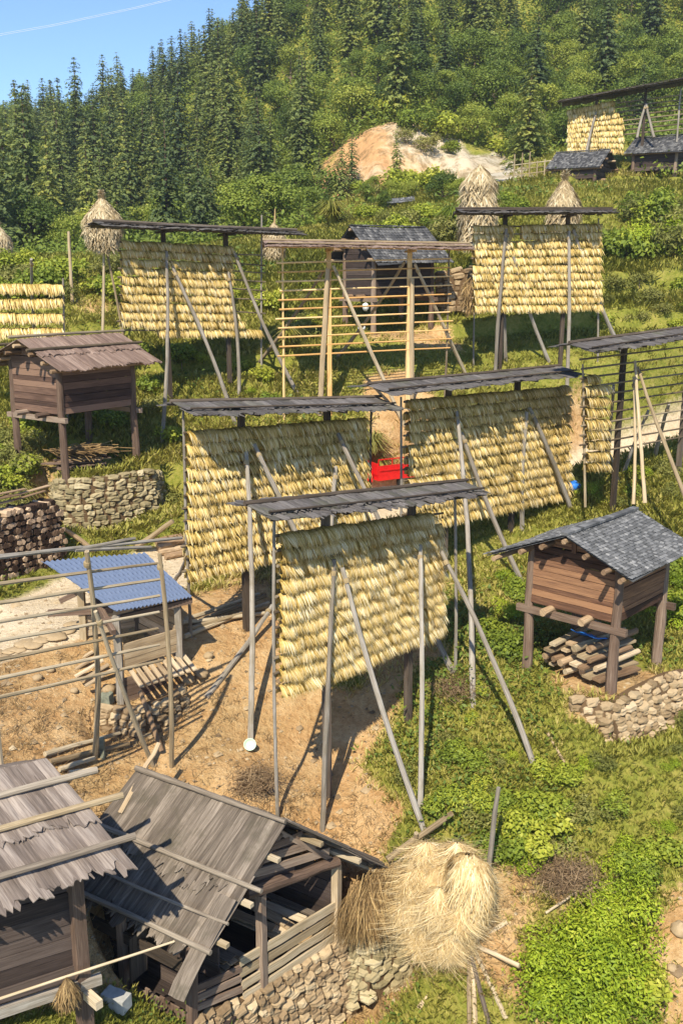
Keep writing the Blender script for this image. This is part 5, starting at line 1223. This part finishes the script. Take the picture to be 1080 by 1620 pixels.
def region(px, py):
    if px < 180: return 'above the low laden rack'
    if px < 330: return 'above the mushroom-shaped stack'
    if px < 470: return 'above the reddish rack roof'
    if px < 640: return 'above the orange cliff end'
    if px < 820: return 'above the pale cliff end'
    return 'above the distant half-laden rack'
def look(kind, py, s):
    a = 'tall' if s > 1.15 else ('medium' if s > .9 else 'small'); b = 'high up' if py < 110 else ('halfway up' if py < 230 else 'low down')
    return f'{a} {"dark fir" if kind=="fir" else "leafy tree"} {b} '
nf = nbr = 0; LAB = []
order = sorted(range(len(CX)), key=lambda i: rr.random())
for i in order:
    x, y, z = px_x[i], px_y[i], hz[i]; px, py = ppx[i], ppy[i]
    if csd[i] > -1.2 or (485 < px < 815 and csd[i] > -22 and y < 84) or px < -40 or px > 1120 or py < -60: continue
    if y < 66 and px > 470: continue
    if y < 78 and px > 770: continue
    if px > 880 and 120 < py < 260 and y < 84: continue
    edge = 400+70*math.sin(py*.03)-max(0, py-150)*.1
    if px < edge: kind = 'fir' if rr.random() < .72 else 'broad'
    elif px < edge+90: kind = 'fir' if rr.random() < .6 else 'broad'
    elif py < 105+35*math.sin(px*.012): kind = 'fir' if rr.random() < .7 else 'broad'
    else: kind = 'fir' if rr.random() < .13 else 'broad'
    if kind == 'fir':
        sp = (2.9 if y < 120 else 4.0)*rr.uniform(.75, 1.15); s = rr.uniform(.48, 1.12)*(1.0 if px < 500 else .95)
        if y > 120: s *= .85; sp *= .8
    else: sp = (3.4 if y < 120 else 4.4)*rr.uniform(.8,1.2); s = rr.uniform(.8, 1.5)*(1.0 if y < 120 else 1.3)
    if (kind == 'fir' and nf >= 270) or (kind != 'fir' and nbr >= 299): continue
    if not ok(x, y, sp): continue
    put(x, y, sp)
    if kind == 'fir': nf += 1
    else: nbr += 1
    s_eff = s*(1.15 if kind == 'fir' else 1)
    LAB.append((look(kind, py, s_eff)+region(px, py), px, tree(kind, (x, y, z-.1), s_eff, '', ('firs ' if kind == 'fir' else 'leafy trees ')+region(px, py))))
for key in {l[0] for l in LAB}:
    for i, l in enumerate(sorted((l for l in LAB if l[0] == key), key=lambda l: l[1])): l[2]['label'] = f'{key}, {ORD[i]} from the sky side'
# dark young trees in front of the cliff
YP = sorted((505,540,578,622,650,700,470,720,600,520,528,556,592,628))
for i, (px, py, s, k_) in enumerate(((505,335,.52,'fir'),(540,325,.50,'fir'),(578,322,.42,'broad'),(622,322,.46,'broad'),(650,318,.45,'broad'),(700,318,.55,'broad'),(470,345,.7,'broad'),(720,315,.4,'broad'),(528,310,.5,'broad'),(556,304,.46,'fir'),(592,304,.42,'broad'),(628,302,.42,'fir'),(600,338,.45,'broad'),(520,345,.5,'broad'))):
    p = G(px, py); tree(k_, p-V(0,0,.1), s, f'young {"dark fir" if k_=="fir" else "leafy tree"} below the cliff, {ORD[YP.index(px)]} of the young trees from the fir wood', 'young trees before the cliff')
# skyline firs
for i, px in enumerate((12,22,36,60,76,88,100,118,150,176,196,210,232,262,290,318,336,352,372,392,404,414)):
    g_ = G(px, 242-.17*px-max(0,px-200)*.45); tree('fir', (g_[0], g_[1], g_[2]-.2), rr.uniform(.5,.9), f'fir on the skyline, {ORD[i]} along the ridge counting from the open sky', 'firs along the skyline')
# shrubs on banks and terraces
def shrub(px, py, s, kind, label, z=-.08):
    p = G(px, py)
    if path_dist(p[:1], p[1:2])[0][0] < 2.4: return None
    root = thing('leafy_shrub', p+V(0,0,z), label, 'shrub', None); root.rotation_euler = (0, 0, random.uniform(0, 6.28)); root.scale = (s, s, s*random.uniform(.8,1.15))
    link_mesh('foliage', random.choice({'s': SHRUB, 'd': DULL, 'w': WEED}[kind]), root); link_mesh('stem', STEM, root); return root
SL = {}
def shr(area, spec, group):
    for i, (px, py, s, kd) in enumerate(spec):
        o = shrub(px, py, s, kd, f'{ {"s":"green bushy shrub","d":"dull olive shrub","w":"bright green weedy shrub"}[kd]} {area}, {ORD[i]} nearest')
        if o: o['group'] = group
def scat(n, x0, x1, y0, y1, s0, s1, kinds, sd):
    q = random.Random(sd); return sorted([(q.uniform(x0,x1), q.uniform(y0,y1), q.uniform(s0,s1), q.choice(kinds)) for _ in range(n)], key=lambda t: -t[1])
shr('on the steep bank under the far dark granaries', scat(24, 965, 1100, 325, 415, .7, 1.5, 'swsd', 1), 'shrubs on the upper bank')
shr('on the grassy slope below the cliff', scat(18, 490, 760, 340, 385, .5, 1.1, 'ssd', 2), 'shrubs on the slope below the cliff')
shr('between the low dark granary and the straw stacks', scat(7, 770, 860, 318, 350, .4, .8, 'ssd', 3), 'shrubs between granary and stacks')
shr('on the terrace edge by the low laden rack', scat(16, 0, 200, 425, 475, .6, 1.1, 'ssd', 4), 'shrubs by the low laden rack')
shr('along the terrace under the dark bark rack roof', scat(9, 180, 440, 430, 520, .4, .9, 'ssd', 5), 'shrubs along the terrace')
shr('on the bank below the dark bark roof rack', scat(11, 180, 500, 560, 660, .35, .7, 'sdsw', 6), 'shrubs below the bark roof rack')
shr('beneath the bark-roofed granary', scat(9, 20, 290, 640, 730, .4, .7, 'ssd', 7), 'shrubs beneath the bark-roofed granary')
shr('against the curved stone wall', [(150,862,.5,'s'),(175,858,.5,'s'),(205,848,.42,'w'),(262,815,.7,'s'),(275,795,.7,'d'),(120,862,.3,'d')], 'shrubs against the curved stone wall')
shr('on the slope by the woodpile', scat(10, 0, 70, 690, 810, .4, .8, 'dsd', 8), 'shrubs by the woodpile')
shr('behind the bare orange pine rack', scat(7, 430, 560, 440, 540, .5, .9, 'ssd', 9), 'shrubs behind the pine rack')
shr('on the right terraces above the mostly empty rack'.replace('right ', ''), scat(11, 950, 1090, 440, 520, .4, .8, 'sdds', 10), 'shrubs above the mostly empty rack')
shr('behind the mostly empty rack', scat(11, 960, 1090, 560, 670, .4, .8, 'swsw', 11), 'shrubs behind the mostly empty rack')
shr('below the path near the tiled granary', scat(9, 925, 1090, 750, 800, .3, .5, 'swd', 12), 'shrubs below the path')
shr('next to the leaning foot of the tiled granary', [(800,975,.55,'w'),(815,940,.5,'s'),(775,1000,.5,'s'),(790,1030,.55,'s'),(815,1040,.4,'w'),(760,985,.4,'d'),(800,920,.4,'w')], 'shrubs by the tiled granary')
shr('beside the tiled granary wall', scat(10, 1062, 1100, 880, 1010, .4, .8, 'sws', 13), 'shrubs beside the tiled granary')
shr('on the grass below the tiled granary wall', scat(16, 780, 1090, 1150, 1310, .22, .42, 'sdwd', 15), 'shrubs below the tiled granary wall')
shr('in the weeds under the nearest rack', scat(10, 640, 820, 1090, 1260, .2, .4, 'sdsd', 16), 'shrubs under the nearest rack')
shr('in the bright patch beside the straw stack', [(880,1600,.75,'w'),(930,1612,.8,'w'),(985,1605,.7,'w'),(865,1560,.7,'w'),(915,1570,.85,'w'),(965,1568,.85,'w'),(1010,1560,.6,'s'),(860,1510,.65,'w'),(905,1520,.85,'w'),(955,1520,.9,'w'),(1000,1500,.65,'w'),(925,1478,.7,'w'),(965,1455,.75,'w'),(945,1425,.6,'w'),(1000,1440,.5,'d'),(985,1405,.55,'w'),(1015,1385,.5,'s'),(1040,1360,.5,'s'),(1005,1355,.5,'w'),(975,1370,.45,'w')], 'shrubs in the bright patch')
shr('on the grass near the upright grey pole', [(790,1345,.55,'s'),(820,1330,.6,'s'),(850,1310,.6,'s'),(800,1300,.5,'s'),(835,1285,.55,'s'),(760,1300,.45,'d'),(870,1280,.5,'s'),(740,1280,.4,'s'),(815,1365,.5,'w'),(870,1345,.4,'d'),(700,1270,.4,'s'),(780,1270,.4,'s')], 'shrubs near the grey pole')
shr('overhanging the rim of the eroded cliff', [(560,206,1.6,'d'),(590,196,1.5,'s'),(622,190,1.7,'s'),(660,205,1.6,'s'),(690,214,1.8,'s'),(672,236,1.3,'d'),(735,222,1.0,'s'),(800,246,1.6,'s'),(640,222,1.0,'d'),(712,240,1.0,'s')], 'shrubs on the cliff rim')
shr('growing along the foot of the eroded cliff', [(575,306,1.2,'s'),(600,308,1.0,'d'),(640,304,1.5,'s'),(665,302,1.6,'s'),(692,300,1.5,'s'),(715,306,1.1,'s'),(650,290,1.2,'s')], 'shrubs at the cliff foot')
# broad blades of a reed clump
def reeds(px, py, n, ln, seed, label, mat=GRASSM, wd=.03):
    r = np.random.default_rng(seed); p = G(px, py); a = r.uniform(0, 6.28, n); o = r.uniform(.2, .9, n)[:, None]; L = ln*r.uniform(.5, 1.1, n)[:, None]
    d = np.stack([np.cos(a), np.sin(a), 0*a], -1); p0 = d*.12*r.random(n)[:, None]; p1 = p0+d*o*L*.35+V(0,0,.75)*L; p2 = p0+d*o*L*.95+V(0,0,.75)*L*(1-.5*o); w_ = np.stack([-np.sin(a), np.cos(a), 0*a], -1)*wd*.5
    v = np.stack([p0-w_, p0+w_, p1+w_, p1-w_, p2+w_*.2, p2-w_*.2], 1).reshape(-1, 3); b = np.arange(n)*6
    f = np.concatenate([np.stack([b,b+1,b+2,b+3],-1), np.stack([b+3,b+2,b+4,b+5],-1)])
    tag(link_mesh('reed_clump', np_mesh('reed_clump', v, f, np.tile(np.clip(r.normal(.5,.15,n),0,1),2), mat), None, p), label, 'reeds')
reeds(30,808,420,1.1,1,'arching grass clump on the slope just above the tall woodpile', DULLLEAF, .035)
reeds(525,362,300,2.0,2,'pale arching reed clump next to the tiled roof behind the pine rack', GRASSM, .07)
reeds(716,372,260,1.7,3,'dark arching reed clump between the tiled roof and the tall straw stack', BROADLEAF, .07)
reeds(585,730,260,1.3,4,'reed clump on the path bank behind the red tricycle', DULLLEAF, .05)
reeds(455,555,200,1.2,5,'reed clump at the foot of the bare pine rack', GRASSM, .05)
# brush heaps
def brush(px, py, n, R, seed, label):
    r = np.random.default_rng(seed); p = G(px, py); c = np.stack([r.normal(0, R*.5, n), r.normal(0, R*.5, n), np.abs(r.normal(0, R*.22, n))], -1); d = r.normal(0, 1, (n, 3))*V(1,1,.35); d /= np.linalg.norm(d, axis=1, keepdims=True); d *= r.uniform(.08,.3,n)[:, None]; w_ = np.cross(d, V(0,0,1)); w_ = w_/np.linalg.norm(w_, axis=1, keepdims=True)*.006
    v = np.stack([c-w_, c+w_, c+d+w_*.5, c+d-w_*.5], 1).reshape(-1,3); f = np.arange(n*4).reshape(-1,4)
    tag(link_mesh('brush_heap', np_mesh('brush_heap', v, f, r.random(n), DRYM), None, p), label, 'brush heap')
brush(888,1385,2600,.62,1,'heap of dry brown twigs above the bright green weeds')
brush(720,1090,900,.55,2,'dry straw litter in the shade beneath the end of the nearest rack')
brush(400,1240,1500,.5,3,'scatter of pale straw litter on the bare earth above the open shed roof')
# ---------------------------------------------------------------- grass and ground weeds (uncountable)
r = np.random.default_rng(99); n = 165000
Yg = np.exp(r.uniform(math.log(11.5), math.log(78), n)); Xg = r.uniform(-.47, .47, n)*Yg*1.05
sg, pg_ = soil_mask(Xg, Yg); nz = fbm(Xg*.9+11, Yg*.9); keep = (r.random(n) > sg*1.15-.13) & (pg_ < .3+.2*r.random(n)) & (r.random(n) < .75+.5*nz)
for (cx, cy, cz, r0, r1) in PADS: keep &= np.hypot(Xg-cx, Yg-cy) > r0*.9
Xg, Yg, nz, sg = Xg[keep], Yg[keep], nz[keep], sg[keep]; Zg = T(Xg, Yg); n = len(Xg); K = 6
sz = (.036+.0042*np.minimum(Yg,48))*r.uniform(.6, 1.5, n)*(1+.5*np.clip(nz,-.6,1))
a = r.uniform(0, 6.28, (n, K)); o = r.uniform(.25, 1.1, (n, K)); d = np.stack([np.cos(a), np.sin(a), 0*a], -1); L = sz[:, None, None]*r.uniform(.6, 1.3, (n, K))[..., None]
p0 = np.stack([Xg, Yg, Zg-.01], -1)[:, None]+d*L*.4*r.random((n, K))[..., None]; p2 = p0+d*L*o[..., None]+V(0,0,1)*L*.95
w_ = np.stack([-np.sin(a), np.cos(a), 0*a], -1)*L*.10; mid = (p0+p2)/2+V(0,0,1)*L*.12
v = np.stack([p0-w_*.5, mid+w_, p2, mid-w_], 2).reshape(-1, 3); f = np.arange(n*K*4).reshape(-1, 4)
t = np.clip(np.repeat(.44+.40*fbm(Xg*.5+40, Yg*.5+7)+.35*sg, K)+r.normal(0, .13, n*K), 0, 1)
tag(link_mesh('grass', np_mesh('grass', v, f, t, GRASSM)), 'short rough grass over the terraced slope', None, None, 'stuff')
n = 15000; Yg = np.exp(r.uniform(math.log(11.8), math.log(60), n)); Xg = r.uniform(-.47, .47, n)*Yg
sg, pg_ = soil_mask(Xg, Yg); nz = fbm(Xg*.55+70, Yg*.55+20); keep = (sg < .25) & (pg_ < .1) & (nz+r.normal(0,.12,n) > .16+.3*(Yg > 28))
for (cx, cy, cz, r0, r1) in PADS: keep &= np.hypot(Xg-cx, Yg-cy) > r0
Xg, Yg, nz = Xg[keep], Yg[keep], nz[keep]; Zg = T(Xg, Yg); n = len(Xg); K = 14
S_ = (.08+.006*Yg)*r.uniform(.6,1.3,n); c = np.stack([Xg, Yg, Zg], -1)[:, None]+r.normal(0, 1, (n, K, 3))*V(1,1,.0)*S_[:, None, None]+V(0,0,1)*np.abs(r.normal(0,.8,(n,K,1)))*S_[:, None, None]
sc_l = np.repeat(.016+.0019*Yg, K); v, f = leaf_quads(c.reshape(-1,3), np.tile(V(0,-.2,1), (n*K,1)), sc_l, r, .5, .5)
t = np.clip(np.repeat(.40+.35*fbm(Xg*.35, Yg*.35+50), K)+r.normal(0,.16,n*K), 0, 1)
tag(link_mesh('weeds', np_mesh('weeds', v, f, t, HILLLEAF)), 'low leafy weeds covering the slope', None, None, 'stuff')
# undergrowth of the wooded hill
n = 30000; Yg = np.exp(r.uniform(math.log(62), math.log(215), n)); Xg = r.uniform(-.47,.47,n)*Yg; cs = sdf(CLIFF, Xg, Yg); keep = (cs < -1.0+r.normal(0,.8,n)) & ~((cs > -9) & (Yg < 79)); Xg, Yg = Xg[keep], Yg[keep]; Zg = T(Xg, Yg); n = len(Xg); K = 14
S_ = r.uniform(.5,1.2,n)*(.6+.006*Yg); c = np.stack([Xg, Yg, Zg], -1)[:, None]+r.normal(0,1,(n,K,3))*V(1,1,0)*S_[:,None,None]*.8+V(0,0,1)*np.abs(r.normal(0,.7,(n,K,1)))*S_[:,None,None]
v, f = leaf_quads(c.reshape(-1,3), np.tile(V(0,-.2,1),(n*K,1)), np.repeat(.09+.0009*Yg, K), r, .55, .6); t = np.clip(np.repeat(.42+.4*fbm(Xg*.15, Yg*.15+30),K)+r.normal(0,.16,n*K),0,1)
tag(link_mesh('undergrowth', np_mesh('undergrowth', v, f, t, HILLLEAF)), 'dense undergrowth between the trees of the hill', None, None, 'stuff')

# dry tufts and straw litter on the bare earth
n = 11000; Yg = np.exp(r.uniform(math.log(12), math.log(32), n)); Xg = r.uniform(-.47,.47,n)*Yg; sg, pg_ = soil_mask(Xg, Yg); nz = fbm(Xg*.8+31, Yg*.8+3); keep = (sg > .3) & (pg_ < .2) & (nz+r.normal(0,.12,n) > -.02); Xg, Yg = Xg[keep], Yg[keep]; Zg = T(Xg, Yg); n = len(Xg); K = 12
c = np.stack([Xg,Yg,Zg+.01],-1)[:,None]+r.normal(0,.09,(n,K,3))*V(1,1,0); a = r.uniform(0,6.28,(n,K)); L = r.uniform(.06,.21,(n,K))[...,None]; el = r.uniform(.1,.9,(n,K)); d = np.stack([np.cos(a),np.sin(a),el],-1)*L; w_ = np.stack([-np.sin(a),np.cos(a),0*a],-1)*.006
v = np.stack([c-w_,c+w_,c+d+w_*.4,c+d-w_*.4],2).reshape(-1,3); f = np.arange(n*K*4).reshape(-1,4)
tag(link_mesh('dry_grass', np_mesh('dry_grass', v, f, np.clip(np.repeat(r.uniform(.2,.8,n),K)+r.normal(0,.15,n*K),0,1), HAYB)), 'dry tufts and straw litter on the bare earth', None, None, 'stuff')
# clods and pebbles on the bare earth
n = 16000; Yg = np.exp(r.uniform(math.log(12), math.log(34), n)); Xg = r.uniform(-.47,.47,n)*Yg; sg, pg_ = soil_mask(Xg, Yg); keep = (sg > .5) | (pg_ > .5); Xg, Yg = Xg[keep], Yg[keep]; Zg = T(Xg, Yg); n = len(Xg)
u = np.array([[1,0,0],[0,1,0],[-1,0,0],[0,-1,0],[.3,.2,.8],[.2,.1,-.6]]); fq = np.array([[0,1,4],[1,2,4],[2,3,4],[3,0,4]])
S_ = r.lognormal(-4.0, .7, n); v = np.stack([Xg,Yg,Zg],-1)[:,None]+u[None]*S_[:,None,None]*r.uniform(.6,1.4,(n,6,1))*V(1,1,.8); f = (fq[None]+6*np.arange(n)[:,None,None]).reshape(-1,3)
tag(link_mesh('pebbles', np_mesh('pebbles', v.reshape(-1,3), f, np.repeat(r.random(n),4), STONE)), 'clods and pebbles scattered on the bare earth', None, None, 'stuff')

# the air between the camera and the far hill
bpy.ops.mesh.primitive_cube_add(size=1, location=(0, 110, float(gz.min()-1+95)/2)); hz_ = bpy.context.object; hz_.name = 'haze'; hz_.scale = (480, 290, 95-float(gz.min()-1))
hm = bpy.data.materials.new('thin_haze'); hm.use_nodes = True; ht = hm.node_tree; ht.nodes.clear(); ho = ht.nodes.new('ShaderNodeOutputMaterial'); hv = ht.nodes.new('ShaderNodeVolumePrincipled')
hv.inputs['Color'].default_value = (.80,.88,1,1); hv.inputs['Density'].default_value = .00038; hv.inputs['Anisotropy'].default_value = .2; ht.links.new(hv.outputs[0], ho.inputs['Volume']); hz_.data.materials.append(hm); tag(hz_, 'thin blue haze over the hillside', None, None, 'stuff')
